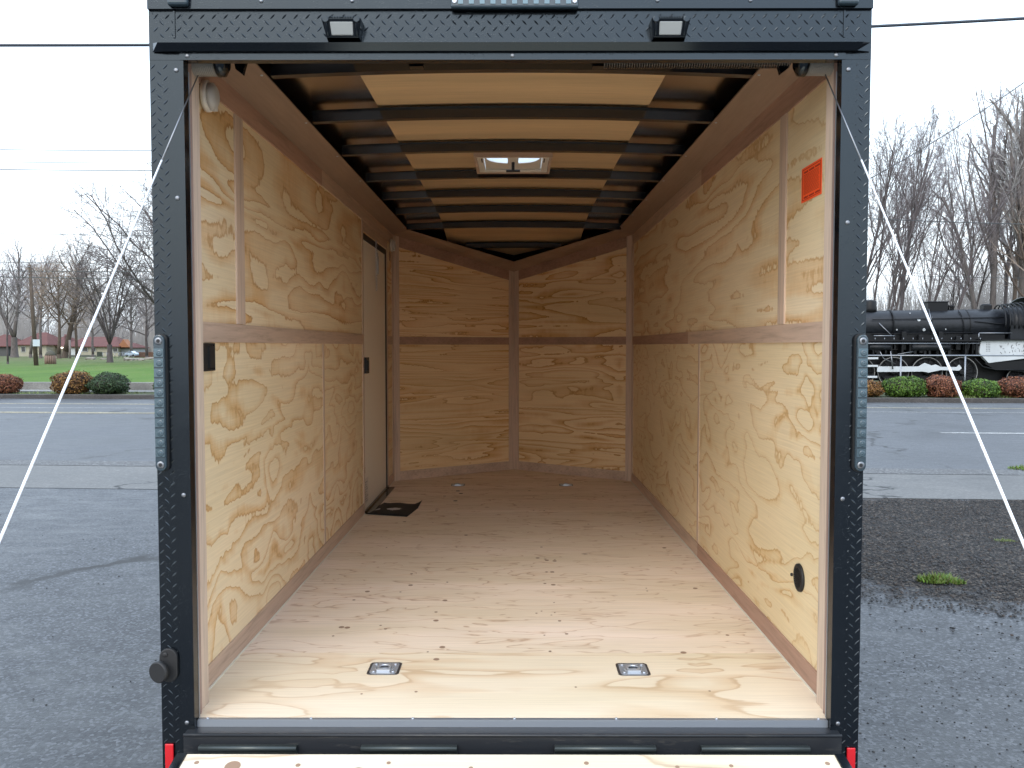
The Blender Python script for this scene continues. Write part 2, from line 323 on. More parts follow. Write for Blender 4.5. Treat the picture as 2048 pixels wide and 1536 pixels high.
# battens on the side walls (proud 8 mm)
def batten(side, y0, y1, z0, z1, mt, pr=0.006):
    b = MB(); x = WL if side < 0 else WR
    b.box(x if side < 0 else x - pr, x + pr if side < 0 else x, y0, y1, z0, z1); return part(b, 'batten', mt)
for sd_, vx in ((-1, (2.99, 3.075)), (1, (2.985, 3.055))):
    if sd_ < 0:
        batten(-1, YB, 4.33, 2.415, WT, M['bat_red']); batten(-1, 4.332, YC, 2.415, WT, M['bat_y'])
        batten(-1, YB + .05, 5.455, 1.612, 1.676, M['bat_y']); batten(-1, 6.525, YC - .06, 1.612, 1.676, M['bat_y'])
        batten(-1, YB + .05, 5.455, FZ, 0.575, M['bat_y']); batten(-1, 6.525, YC - .06, FZ, 0.575, M['bat_y'])
        batten(-1, 5.456, 5.488, FZ, 2.413, M['bat_z']); batten(-1, 6.495, 6.523, FZ, 2.413, M['bat_z']); batten(-1, 5.489, 6.494, 2.345, 2.413, M['bat_y'])
        batten(-1, 4.325, 4.355, 0.577, 1.610, M['bat_z'], 0.003)
    else:
        batten(1, YB, 4.33, 2.415, WT, M['bat_red']); batten(1, 4.332, YC, 2.415, WT, M['bat_y'])
        batten(1, YB + .05, 4.625, 1.612, 1.676, M['bat_y']); batten(1, 4.627, YC - .06, 1.612, 1.676, M['bat_red'])
        batten(1, YB + .05, 4.34, FZ, 0.575, M['bat_red']); batten(1, 4.342, YC - .06, FZ, 0.575, M['bat_y'])
        batten(1, 4.345, 4.375, 0.577, 1.610, M['bat_z'], 0.003)
    batten(sd_, vx[0], vx[1], 1.678, 2.413, M['bat_z']); batten(sd_, YC - .058, YC, FZ, 2.413, M['bat_z'])
# timber jamb strips just inside the rear frame
for x0, x1, x2, sg in ((OL - .06, OL - .004, OL - .010, 1), (OR_ + .06, OR_ + .004, OR_ + .010, -1)):
    b = MB(); b.box(min(x0, x1), max(x0, x1), 2.452, 2.487, 0.485, 2.46); part(b, 'jamb_strip', M['jamb_dark'])
    b = MB(); b.box(min(x0, x2), max(x0, x2), 2.488, 2.56, 0.485, 2.46); part(b, 'jamb_strip', M['jamb'])
# nose walls
def nose(p, q, name_mats):
    (x0, y0), (x1, y1) = p, q; d = Vector((x1 - x0, y1 - y0, 0)); L = d.length; d.normalize()
    n = Vector((d.y, -d.x, 0));  n = n if n.y < 0 else -n
    top = lambda s: 2.495 - (0.24 * (s / L if x0 == WL else 1 - s / L)) ** 1.0
    def pan(s0, s1, z0, z1, off, th, mt, name, tops=False):
        b = MB(); a = Vector((x0, y0, 0)); P = []
        for s_, z in ((s0, z0), (s1, z0), (s1, None if tops else z1), (s0, None if tops else z1)):
            if z is None: z = top(s_) - z1
            P.append(a + d * s_ + Vector((0, 0, z)) + n * off)
        b.slab(P, n, th); part(b, name, mt)
    up, lo, w = name_mats
    pan(0, L, 0.50, 1.645, -0.012, 0.012, lo, 'nose_panel'); pan(0, L, 1.645, 0, -0.012, 0.012, up, 'nose_panel', True)
    cs = 0.055
    pan(0, cs, FZ, 0.0, 0, .007, M['bat_z'], 'batten', True); pan(L - cs, L, FZ, 0.0, 0, .007, M['bat_z'], 'batten', True)
    pan(cs + .001, L - cs - .001, 1.612, 1.676, 0, .006, w, 'batten'); pan(cs + .001, L - cs - .001, FZ, 0.575, 0, .006, M['bat_x'], 'batten')
    # sloping top batten
    b = MB(); a = Vector((x0, y0, 0)); s0, s1 = cs + .001, L - cs - .001
    b.slab([a + d * s0 + Vector((0, 0, top(s0) - .085)), a + d * s1 + Vector((0, 0, top(s1) - .085)), a + d * s1 + Vector((0, 0, top(s1))), a + d * s0 + Vector((0, 0, top(s0)))], n, .006); part(b, 'batten', w)
    return top
nose((WL, YC), (XA, YA), (M['ply_nose_left'], M['ply_nose_left'], M['bat_redx']))
nose((XA, YA), (WR, YC), (M['ply_nose_right'], M['ply_nose_right'], M['bat_redx']))
# roof: black sheet with a luan centre strip, falling away over the nose
def drop(y):
    if y < 6.2: return 0.0
    return 0.12 * (y - 6.2) ** 1.6
def arch(x): return 0.024 * ((x - XA) / 0.9) ** 2
RZ = 2.610
VX0, VX1, VY0, VY1 = -0.19, 0.175, 4.31, 4.68
ys = [2.455, 2.8, 3.4, 3.9, VY0, VY1, 5.2, 5.7, 6.0, 6.2, 6.4, 6.6, 6.8, 7.0, 7.2, 7.4, 7.6]
def width_at(y):
    return 1.0 if y < YC else max(0.02, 1.0 - (y - YC - .05) / (YA - YC + .05))
def roof_patch(xa, xb, n, z, th, name, mt, skip=True, ylist=ys, lab=None):
    b = MB()
    for i in range(len(ylist) - 1):
        ya, yb = ylist[i], ylist[i + 1]
        for j in range(n):
            p, q = xa + (xb - xa) * j / n, xa + (xb - xa) * (j + 1) / n
            if skip and ya >= VY0 - 1e-6 and yb <= VY1 + 1e-6 and p < VX1 and q > VX0:
                for (r, s_) in ((p, min(q, VX0)), (max(p, VX1), q)):
                    if s_ > r + 1e-6: cell(b, r, s_, ya, yb, z, th)
                continue
            cell(b, p, q, ya, yb, z, th)
    return part(b, name, mt, label=lab)
def cell(b, p, q, ya, yb, z, th):
    f = lambda x, y, dz: (x, y, z - arch(x) - drop(y) + dz)
    b.idx([f(p, ya, 0), f(q, ya, 0), f(q, yb, 0), f(p, yb, 0), f(p, ya, th), f(q, ya, th), f(q, yb, th), f(p, yb, th)],
          [(0, 3, 2, 1), (4, 5, 6, 7), (0, 1, 5, 4), (1, 2, 6, 5), (2, 3, 7, 6), (3, 0, 4, 7)], 0)
roof_patch(XL, XR, 20, RZ, 0.012, 'roof', M['roof_skin'])
roof_patch(-0.565, 0.553, 12, RZ - 0.0105, 0.008, 'ceiling_panel', M['luan'])
# roof bows
for i, y in enumerate((2.93, 3.53, 4.13, 4.78, 5.37, 5.97, 6.57, 7.17)):
    hw = 0.83 if y < 6.9 else 0.40
    b = MB(); N = 18; w = 0.036; t0 = RZ - 0.065
    for j in range(N):
        p, q = XA - hw + 2 * hw * j / N, XA - hw + 2 * hw * (j + 1) / N
        f = lambda x, dy, dz: (x, y + dy, t0 - arch(x) - drop(y) + dz)
        b.idx([f(p, 0, 0), f(q, 0, 0), f(q, w, 0), f(p, w, 0), f(p, .003, .047), f(q, .003, .047), f(q, w - .003, .047), f(p, w - .003, .047)],
              [(0, 3, 2, 1), (4, 5, 6, 7), (0, 1, 5, 4), (2, 3, 7, 6)], 0)
        b.idx([f(p, -.014, .043), f(q, -.014, .043), f(q, 0.003, .047), f(p, 0.003, .047)], [(0, 1, 2, 3)], 0)
    part(b, 'roof_bow', M['black_in'])
# coves along the walls and over the nose
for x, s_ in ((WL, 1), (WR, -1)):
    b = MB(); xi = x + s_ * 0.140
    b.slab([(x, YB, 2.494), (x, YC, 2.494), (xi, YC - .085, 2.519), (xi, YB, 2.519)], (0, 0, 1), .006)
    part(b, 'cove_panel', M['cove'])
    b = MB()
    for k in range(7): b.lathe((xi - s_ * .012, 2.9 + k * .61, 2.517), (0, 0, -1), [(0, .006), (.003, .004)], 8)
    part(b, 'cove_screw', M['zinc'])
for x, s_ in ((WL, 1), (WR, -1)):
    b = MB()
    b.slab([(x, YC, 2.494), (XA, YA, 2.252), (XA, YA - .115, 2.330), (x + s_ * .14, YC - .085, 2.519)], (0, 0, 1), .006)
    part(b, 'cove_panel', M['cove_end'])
# roof vent
b = MB(); zv = 2.553
def ring(b, x0, x1, y0, y1, w, z0, z1):
    b.box(x0, x1, y0, y0 + w, z0, z1); b.box(x0, x1, y1 - w, y1, z0, z1); b.box(x0, x0 + w, y0 + w, y1 - w, z0, z1); b.box(x1 - w, x1, y0 + w, y1 - w, z0, z1)
b.box
V = MB(); ring(V, VX0 - .002, VX1 + .002, VY0 - .01, VY1 + .01, .034, zv, zv + .012)
ring(V, VX0 + .022, VX1 - .022, VY0 + .014, VY1 - .014, .010, zv + .0121, zv + .085)
vent = part(V, 'roof_vent', M['white_pl'], bevel=.004, label='white square roof vent with hand crank')
b = MB(); ring(b, VX0 - .016, VX1 + .016, VY0 - .024, VY1 + .024, .013, zv - .004, zv + .045); part(b, 'vent_blocking', M['bat_x'], vent)
b = MB(); b.box(VX0 + .022, VX1 - .022, VY0 + .014, VY1 - .014, zv + .105, zv + .108); part(b, 'vent_lid', M['lid'], vent)
# inner plate with two D-shaped openings towards the lid, and the T-shaped crank
b = MB(); cx = (VX0 + VX1) / 2; zp = zv + .0125; ya_, yb_ = VY0 + .022, VY0 + .215; n = 14
def plate_cell(p):
    b.hexa([(x, y, zp) for x, y in p] + [(x, y, zp + .004) for x, y in p])
for sg in (-1, 1):
    f = lambda k: cx + sg * (.028 + .112 * math.sqrt(max(0, 1 - (k / n) ** 2.6)))
    g_ = lambda k: ya_ + .012 + (yb_ - ya_ - .024) * k / n
    for k in range(n):
        plate_cell([(f(k), g_(k)), (cx + sg * .148, g_(k)), (cx + sg * .148, g_(k + 1)), (f(k + 1), g_(k + 1))][::sg])
    plate_cell([(cx, ya_ + .012), (cx + sg * .028, ya_ + .012), (cx + sg * .028, yb_ - .012), (cx, yb_ - .012)][::sg])
    plate_cell([(cx, ya_ - .008), (cx + sg * .148, ya_ - .008), (cx + sg * .148, ya_ + .012), (cx, ya_ + .012)][::sg])
    plate_cell([(cx, yb_ - .012), (cx + sg * .148, yb_ - .012), (cx + sg * .148, VY1 - .024), (cx, VY1 - .024)][::sg])
    b.box(cx + sg * .160 - .003, cx + sg * .160 + .003, VY0 + .03, VY0 + .12, zv - .001, zv + .0005, 1)
part(b, 'vent_screen', [M['white_pl'], M['rubber']], vent)
b = MB(); b.box(cx - .02, cx + .02, VY0 + .03, VY0 + .20, zp - .008, zp - .0005); part(b, 'crank_mount', M['white_pl'], vent, bevel=.002)
b = MB(); yk = VY0 + .14; b.tube([(cx, yk, zp - .008), (cx, yk, zv - .038)], .008, 8); b.tube([(cx - .036, yk, zv - .040), (cx + .036, yk, zv - .040)], .0065, 8); part(b, 'crank_handle', M['rubber'], vent)

# rear frame: posts, header, sill
def ridges(b, pts, mi=0, y=Y0, L=.021, W=.0046, H=.0011):
    for (x, z, a) in pts:
        c, s_ = math.cos(a), math.sin(a)
        P = lambda u, v, h: (x + u * c - v * s_, y - h, z + u * s_ + v * c)
        b.idx([P(-L / 2, 0, 0), P(-L * .18, -W / 2, 0), P(L * .18, -W / 2, 0), P(L / 2, 0, 0), P(L * .18, W / 2, 0), P(-L * .18, W / 2, 0), P(-L * .22, 0, H), P(L * .22, 0, H)],
              [(0, 1, 6), (1, 2, 7, 6), (2, 3, 7), (3, 4, 7), (4, 5, 6, 7), (5, 0, 6)], mi)
def post(x0, x1, xs0, xs1, sg):
    b = MB(); b.box(min(x0, x1), max(x0, x1), Y0, Y0 + .03, 0.20, 2.56)
    b.box(min(xs0, xs1), max(xs0, xs1), Y0 - .004, Y0 - .0002, 0.45, 2.405)               # plain folded lip round the opening
    cols_ = [x0 + sg * k for k in (.009, .0265, .044)]; pts = []
    for j, cxx in enumerate(cols_):
        z = 0.26 + (0 if j % 2 else .0165)
        while z < 2.40: pts.append((cxx, z, R(45) if j % 2 == 0 else R(-45))); z += .033
    ridges(b, pts)
    p = part(b, 'corner_post', M['plate'], bevel=0)
    b = MB(); xi = xs1; b.box(min(xi, xi + sg * .0) - (.0 if sg > 0 else 0), max(xi, xi) + .0001, Y0, Y0 + .001, .5, .501)
    return p
pL = post(XL, OL, -0.972, OL, 1); pR = post(XR, OR_, 0.962, OR_, -1)
for x, s_ in ((OL, -1), (OR_, 1)):
    b = MB(); b.box(min(x, x + s_ * .045), max(x, x + s_ * .045), Y0 + .0305, 2.451, 0.47, 2.45); part(b, 'frame_return', M['black'])
    b = MB(); b.box(min(x - s_ * .0005, x + s_ * .003), max(x - s_ * .0005, x + s_ * .003), Y0 + .034, Y0 + .039, .5, 2.385); part(b, 'seal_strip', M['alu'])
b = MB()
b.box(XL + .0002, XR - .0002, Y0 - .001, Y0 + .029, OT, 2.56)
pts = []
for r, (z, a, o) in enumerate(((2.527, 45, 0), (2.510, -45, .0165), (2.492, 45, 0), (2.475, -45, .0165))):
    x = XL + .02 + o
    while x < XR - .01:
        pts.append((x, z, R(a))); x += .033
x = OL
while x < OR_: pts.append((x, 2.4325, R(45))); x += .033
ridges(b, pts, y=Y0 - .001)
# upper fascia sheet, lapped over the tread plate
b.box(XL + .001, XR - .001, Y0 - .012, Y0 - .0012, 2.545, 2.70); b.box(XL + .001, XR - .001, Y0 - .0012, Y0 + .03, 2.561, 2.70)
b.box(-0.962, -0.957, Y0 - .004, Y0 - .0012, 2.468, 2.5445); b.box(0.925, 0.930, Y0 - .004, Y0 - .0012, 2.468, 2.5445)
b.box(OL - .01, OR_ + .01, Y0 - .005, Y0 - .0012, OT - .001, 2.4265)
b.box(OL, OR_, Y0 + .03, 2.45, OT + .006, 2.46)
part(b, 'header', M['plate'])
b = MB(); b.hexa([(-0.985, Y0 - .016, 2.4270), (0.960, Y0 - .016, 2.4270), (1.0, Y0 - .006, 2.4270), (-1.02, Y0 - .006, 2.4270), (-0.995, Y0 - .034, 2.4445), (0.970, Y0 - .034, 2.4445), (1.0, Y0 - .0062, 2.4520), (-1.02, Y0 - .0062, 2.4520)])
part(b, 'drip_rail', M['black'])
b = MB()
for x, z in ((-0.923, 2.418), (0.905, 2.418), (-0.006, 2.418), (-0.955, 2.378), (0.94, 2.378), (-0.958, 2.02), (0.945, 1.95), (-0.955, 1.17), (0.945, 1.16), (-0.957, .50), (0.943, .50)):
    b.lathe((x, Y0 - .004, z), (0, -1, 0), [(0, .007), (.003, .006), (.004, .0025)], 12)
for x in (-0.94, -0.71, -0.455, 0.4, 0.66, 0.93): b.lathe((x, Y0 - .012, 2.566), (0, -1, 0), [(0, .006), (.003, .005), (.004, .002)], 12)
part(b, 'frame_screw', M['zinc_dark'])
# sill and threshold
b = MB()
b.box(OL - .02, OR_ + .02, Y0 - .038, Y0 - .0002, 0.30, 0.480); b.box(OL, OR_, Y0 - .0002, Y0 + .0135, 0.30, 0.480)
b.tube([(OL - .02, Y0 - .0365, .4785), (OR_ + .02, Y0 - .0365, .4785)], .005, 8)
part(b, 'rear_sill', M['scuffed'])
b = MB(); b.box(OL + .001, OR_ - .001, Y0 + .0137, Y0 + .0158, 0.476, .5005); b.box(OL + .003, OR_ - .003, Y0 + .0137, Y0 + .026, .5006, .5022)
part(b, 'sill_trim', M['alu'])
b = MB()
for x in (-0.905, -0.60, -0.30, 0.0, 0.30, 0.595, 0.895): b.lathe((x, Y0 + .020, .5022), (0, 0, 1), [(0, .005), (.003, .003)], 10)
part(b, 'trim_screw', M['zinc'])
for xa, xb in ((-.905, -.625), (-.44, -.165), (.115, .405), (.535, .845)):
    b = MB(); b.box(xa, xb, Y0 - .048, Y0 - .0382, .425, .452); b.tube([(xa, Y0 - .052, .447), (xb, Y0 - .052, .447)], .009, 8); part(b, 'hinge', M['hinge_steel'])
# ramp door, let down to the ground towards the viewer
b = MB(); xr0, xr1 = -0.925, 0.902; ya, za, yb, zb = 2.335, 0.430, 0.52, 0.075
nrm = Vector((0, za - zb, -(ya - yb))).normalized(); nrm = Vector((0, -(za - zb), (ya - yb))).normalized()
pl = [(xr0, ya, za), (xr1, ya, za), (xr1, yb, zb), (xr0, yb, zb)]
b.slab(pl, nrm, .018)
for (x, y, r) in ((-.78, 2.285, .022), (-.43, 2.26, .022), (-.60, 2.29, .007), (-.885, 2.30, .007), (-.35, 2.30, .006), (-.12, 2.28, .006), (0.2, 2.30, .007), (.45, 2.285, .006), (.6, 2.29, .006), (.87, 2.30, .007), (.05, 2.1, .02), (.5, 1.9, .02), (-.5, 1.7, .02), (.3, 1.4, .02)):
    z = za + (y - ya) * (za - zb) / (ya - yb); b.lathe(Vector((x, y, z)) + nrm * .0182, nrm, [(0, r), (.0005, r)], 14, 1)
rd = part(b, 'ramp_door', [M['ply_ramp'], M['brown_dot']])
b = MB(); dn = -nrm * .045
for x0, x1 in ((xr0 - .028, xr0 - .001), (xr1 + .001, xr1 + .028)):
    b.slab([(x0, ya + .004, za - .02), (x1, ya + .004, za - .02), (x1, yb, zb - .02), (x0, yb, zb - .02)], nrm, .042)
b.slab([(xr0 - .028, yb - .001, zb - .02), (xr1 + .028, yb - .001, zb - .02), (xr1 + .028, yb - .03, zb - .026), (xr0 - .028, yb - .03, zb - .026)], nrm, .042)
part(b, 'ramp_frame', M['black'], rd)
# ramp cables with spool and spring above the opening
for s_, x0, tgt in ((-1, -.925, (-.997, .62, .092)), (1, .906, (.985, .62, .088))):
    top = Vector((x0, 2.50, 2.390)); b = MB(); tgt = Vector(tgt); k1 = .13; b.tube([top, top.lerp(tgt, k1)], .0019, 8, 1); b.tube([top.lerp(tgt, k1), top.lerp(tgt, .45), tgt], [.0024, .0029, .0032], 8); part(b, 'ramp_cable', [M['rope'], M['zinc_dark']])
    b = MB(); prof = []
    for k in range(13): prof += [(.0055 * k, .037), (.0055 * k + .0020, .037), (.0055 * k + .0022, .031), (.0055 * k + .0050, .031)]
    b.lathe((x0 - s_ * -.032, 2.53, 2.434), (-s_, 0, 0), [(0, .047), (.004, .047), (.0045, .036)] + [(h + .005, r) for h, r in prof], 28)
    part(b, 'cable_spool', M['spool'])
    b = MB(); xk = x0 + s_ * .032
    b.lathe((xk - s_ * .078, 2.53, 2.434), (-s_, 0, 0), [(0, .036), (.004, .040), (.022, .038), (.03, .026), (.034, .02)], 20)
    b.hexa([(xk - s_ * .135, 2.52, 2.415), (xk - s_ * .155, 2.52, 2.40), (xk - s_ * .155, 2.54, 2.40), (xk - s_ * .135, 2.54, 2.415), (xk - s_ * .125, 2.52, 2.47), (xk - s_ * .175, 2.52, 2.47), (xk - s_ * .175, 2.54, 2.47), (xk - s_ * .125, 2.54, 2.47)])
    part(b, 'spool_bracket', M['black'])
    b = MB(); b.box(tgt[0] - .006, tgt[0] + .006, .60, .64, .06, .11); b.box(min(tgt[0] - s_ * .05, tgt[0]), max(tgt[0] - s_ * .05, tgt[0]), .60, .64, .055, .0605); part(b, 'cable_eye', M['zinc'], rd)
b = MB(); b.tube([(WL + .02, 2.53, 2.450), (WR - .02, 2.53, 2.47)], .012, 10)
b.box(-.31, -.27, 2.52, 2.55, 2.422, 2.49); b.box(.23, .27, 2.52, 2.55, 2.422, 2.49); part(b, 'spring_shaft', M['black'])
b = MB(); pts = []; N = 900
for k in range(N):
    a = k * 2 * math.pi / 12; pts.append((.26 + .55 * k / N, 2.53 + .026 * math.cos(a), 2.445 + .024 * math.sin(a)))
b.tube(pts, .0030, 5); part(b, 'torsion_spring', M['black_in'])
# lights on the frame
def tail(x0, x1, sg):
    b = MB(); cxm = (x0 + x1) / 2; hw = (x1 - x0) / 2; z0, z1 = 1.242, 1.632; pr = []
    for k in range(13): a = math.pi * k / 12; pr.append((cxm + hw * math.cos(a), z1 - hw + hw * math.sin(a)))
    for k in range(13): a = math.pi + math.pi * k / 12; pr.append((cxm + hw * math.cos(a), z0 + hw + hw * math.sin(a)))
    pr2 = [(cxm + (x - cxm) * 1.22, z + (0.003 if z > 1.4 else -.003)) for x, z in pr]
    b.slab([(x, Y0 - .0002, z) for x, z in pr2], (0, -1, 0), .010); t_ = part(b, 'tail_light', M['rubber'], label='long upright clear LED tail light')
    b = MB(); b.slab([(x, Y0 - .0104, z) for x, z in pr], (0, -1, 0), .012); part(b, 'lens', M['led_lens'], t_, bevel=.003)
    b = MB(); n = 11; h = (z1 - z0 - .075) / n
    for k in range(n):
        z = z0 + .0375 + h * k; b.box(cxm - hw * .86, cxm + hw * .86, Y0 - .0245, Y0 - .0226, z + .0035, z + h - .0015)
        b.lathe((cxm + hw * .15, Y0 - .0246, z + h * .5), (0, -1, 0), [(0, .0095), (.001, .0085), (.0015, .006)], 14, 1)
        b.lathe((cxm + hw * .15, Y0 - .0258, z + h * .5), (0, -1, 0), [(0, .0035), (.0012, .002)], 10, 0)
    part(b, 'led_cell', [M['chrome'], M['gauge'], M['chrome']], t_)
    b = MB()
    for z in (z0 + .018, z1 - .018): b.lathe((cxm, Y0 - .0226, z), (0, -1, 0), [(0, .011), (.002, .010), (.0022, .006)], 14, 0); b.lathe((cxm, Y0 - .0247, z), (0, -1, 0), [(0, .0055), (.002, .004)], 10, 1)
    part(b, 'mounting_screw', [M['zinc_dark'], M['rubber']], t_)
tail(-1.028, -0.997, -1); tail(0.973, 1.004, 1)
def work(x0, x1):
    b = MB(); z0, z1 = 2.459, 2.504; y = Y0 - .002; xm = (x0 + x1) / 2; w2 = (x1 - x0) / 2
    b.hexa([(x0 + .010, y - .026, z0), (x1 - .010, y - .026, z0), (x1 - .008, y, z0 - .003), (x0 + .008, y, z0 - .003), (x0, y - .050, z1), (x1, y - .050, z1), (x1, y, z1 + .002), (x0, y, z1 + .002)])
    for k in range(10): xx = x0 + .022 + k * (x1 - x0 - .044) / 9; b.box(xx - .0018, xx + .0018, y - .050, y - .004, z1 + .0005, z1 + .0065)
    for xx in (x0 + .012, x1 - .012):
        b.lathe((xx, y - .044, z1 - .004), (0, -1, 0), [(0, .010), (.008, .009)], 12); b.tube([(xx + (.003 if xx < xm else -.003), y - .028, z0 + .004), (xx, y - .048, z1 - .008)], .0045, 6)
    l = part(b, 'load_light', M['black'], bevel=.003, label='black finned load light with frosted lens')
    b = MB(); f = lambda z, o: y - .026 - .024 * (z - z0) / (z1 - z0) - o
    za, zb = z0 + .005, z1 - .009; b.hexa([(xm - .030, f(za, .003), za), (xm + .030, f(za, .003), za), (xm + .030, f(za, -.004), za), (xm - .030, f(za, -.004), za), (xm - .032, f(zb, .003), zb), (xm + .032, f(zb, .003), zb), (xm + .032, f(zb, -.004), zb), (xm - .032, f(zb, -.004), zb)])
    part(b, 'lens', M['lens_load'], l, bevel=.002)
work(-.534, -.424); work(.378, .486)
b = MB(); b.box(-.178, .178, Y0 - .030, Y0 - .0122, 2.540, 2.62); lb = part(b, 'brake_light_bar', M['led_lens'], bevel=.006, label='long clear LED bar centred over the doorway')
b = MB()
for k in range(11): xx = -.15 + k * .03; b.box(xx - .007, xx + .007, Y0 - .032, Y0 - .0302, 2.550, 2.615)
part(b, 'led_cell', M['chrome'], lb)
b = MB()
for xx in (-.167, .167): b.lathe((xx, Y0 - .030, 2.558), (0, -1, 0), [(0, .007), (.003, .006)], 10)
part(b, 'mounting_screw', M['zinc'], lb)
for x in (-.94, .93):
    b = MB(); b.hexa([(x - .028, Y0 - .030, 2.550), (x + .028, Y0 - .030, 2.550), (x + .028, Y0 - .0122, 2.547), (x - .028, Y0 - .0122, 2.547), (x - .03, Y0 - .034, 2.60), (x + .03, Y0 - .034, 2.60), (x + .03, Y0 - .012, 2.61), (x - .03, Y0 - .012, 2.61)])
    part(b, 'clearance_light', M['led_lens'], bevel=.006)
# door hold-back with round knob on the left post
b = MB(); z0, z1 = .622, .722; xm = -1.006; pr = []
for k in range(13): a = math.pi * k / 12; pr.append((xm + .026 * math.cos(a), z1 - .026 + .026 * math.sin(a)))
for k in range(13): a = math.pi + math.pi * k / 12; pr.append((xm + .026 * math.cos(a), z0 + .026 + .026 * math.sin(a)))
b.slab([(x, Y0 - .0002, z) for x, z in pr], (0, -1, 0), .012); b.lathe((xm - .008, Y0 - .012, .705), (0, -1, 0), [(0, .008), (.005, .006)], 12)
hb = part(b, 'door_holdback', M['rubber'], bevel=.003, label='black plastic hold-back with round knob on the post')
b = MB(); b.lathe((xm - .010, Y0 - .012, .662), (-.35, -1, 0), [(0, .012), (.012, .012), (.013, .024)], 20, 1); b.lathe((xm - .015, Y0 - .025, .662), (-.35, -1, 0), [(0, .030), (.014, .031), (.017, .028)], 28, 0)
part(b, 'knob', [M['rubber'], M['zinc']], hb)
for x0, x1, zt in ((-1.022, -.997, .443), (.970, .995, .434)):
    b = MB(); b.box(x0, x1, Y0 - .008, Y0 - .0022, .20, zt - .006); part(b, 'reflector', M['red_tape'], bevel=.002)
# interior fittings
def dome(x, y, z, r, sg):
    b = MB(); b.lathe((x, y, z), (sg, 0, 0), [(0, r), (.012, r), (.016, r * .94)], 32); d_ = part(b, 'dome_light', M['white_pl'], label='round white dome lamp on the plywood wall')
    b = MB(); b.lathe((x + sg * .016, y, z), (sg, 0, 0), [(0, r * .84), (.012, r * .82), (.02, r * .6), (.023, r * .25)], 32); part(b, 'lens', M['lens_grey'], d_)
    b = MB(); b.hexa([(x + sg * .014, y + .01, z - r * .88), (x + sg * .03, y + .01, z - r * .88), (x + sg * .03, y + .03, z - r * .82), (x + sg * .014, y + .03, z - r * .82), (x + sg * .014, y + .01, z - r * .6), (x + sg * .03, y + .01, z - r * .6), (x + sg * .03, y + .03, z - r * .56), (x + sg * .014, y + .03, z - r * .56)]); part(b, 'switch', M['white_pl'], d_)
dome(WL + .0062, 2.705, 2.390, .049, 1)
dome(WL + .008, 6.70, 2.395, .050, 1)
b = MB(); b.lathe((WL + .0005, 6.675, 2.305), (1, 0, 0), [(0, .038), (.004, .036)], 20); part(b, 'round_grommet', M['bat_red'])
b = MB(); ring_y = (2.655, 2.755); z0, z1 = 1.520, 1.609
b.box(WL + .0006, WL + .003, ring_y[0], ring_y[1], z0, z1); part(b, 'latch_recess', M['rubber'], label='black recessed latch pocket in the plywood')
b = MB()
for (a0, a1, c0, c1) in ((ring_y[0], ring_y[1], z1 - .005, z1), (ring_y[0], ring_y[1], z0, z0 + .005), (ring_y[0], ring_y[0] + .006, z0 + .005, z1 - .005), (ring_y[1] - .006, ring_y[1], z0 + .005, z1 - .005)):
    b.box(WL + .0032, WL + .007, a0, a1, c0, c1)
b.box(WL + .0032, WL + .010, 2.70, 2.745, 1.53, 1.60); part(b, 'latch_frame', M['rubber'])
b = MB(); b.lathe((WR - .0005, 2.792, .826), (-1, 0, 0), [(0, .047), (.007, .046), (.009, .040), (.0085, .034), (.003, .033)], 32)
for k in range(-4, 5): h = math.sqrt(max(0, .033 ** 2 - (k * .007) ** 2)); b.box(WR - .009, WR - .005, 2.792 - h, 2.792 + h, .826 + k * .007 - .0012, .826 + k * .007 + .0012)
b.lathe((WR - .008, 2.845, .822), (-1, 0, 0), [(0, .006), (.006, .005)], 10); part(b, 'wall_vent', M['rubber'], label='round black flow-through vent low on the wall')
# notice on the right wall
b = MB(); sy0, sy1, sz0, sz1 = 2.648, 2.832, 2.073, 2.185; x = WR - .0006
b.box(x - .0008, x, sy0, sy1, sz0, sz1); xs = x - .0009
def bar(a0, a1, c0, c1): b.box(xs - .0003, xs, a0, a1, c0, c1, 1)
W_, H_ = sy1 - sy0, sz1 - sz0
U = lambda u: sy1 - u * W_          # u from far (left in view) to near
Vv = lambda v: sz1 - v * H_
for (u0, u1, v0, v1) in ((.05, .95, .055, .07), (.05, .95, .93, .945), (.05, .065, .07, .93), (.935, .95, .07, .93)): bar(U(u1), U(u0), Vv(v1), Vv(v0))
for v in (.13, .86):
    u = .14
    for w_ in (.20, .26, .22): 
        c = u
        while c < u + w_ - .01: bar(U(c + .022), U(c), Vv(v + .045), Vv(v - (.0 if rng.random() < .7 else .01))); c += .029
        u += w_ + .045
for k in range(16):
    v = .22 + k * .037; u = .12
    while u < .86:
        w_ = rng.uniform(.03, .10); bar(U(min(.88, u + w_)), U(u), Vv(v + .011), Vv(v)); u += w_ + .014
part(b, 'warning_notice', [M['orange'], M['ink']], label='orange printed notice stuck on the plywood')
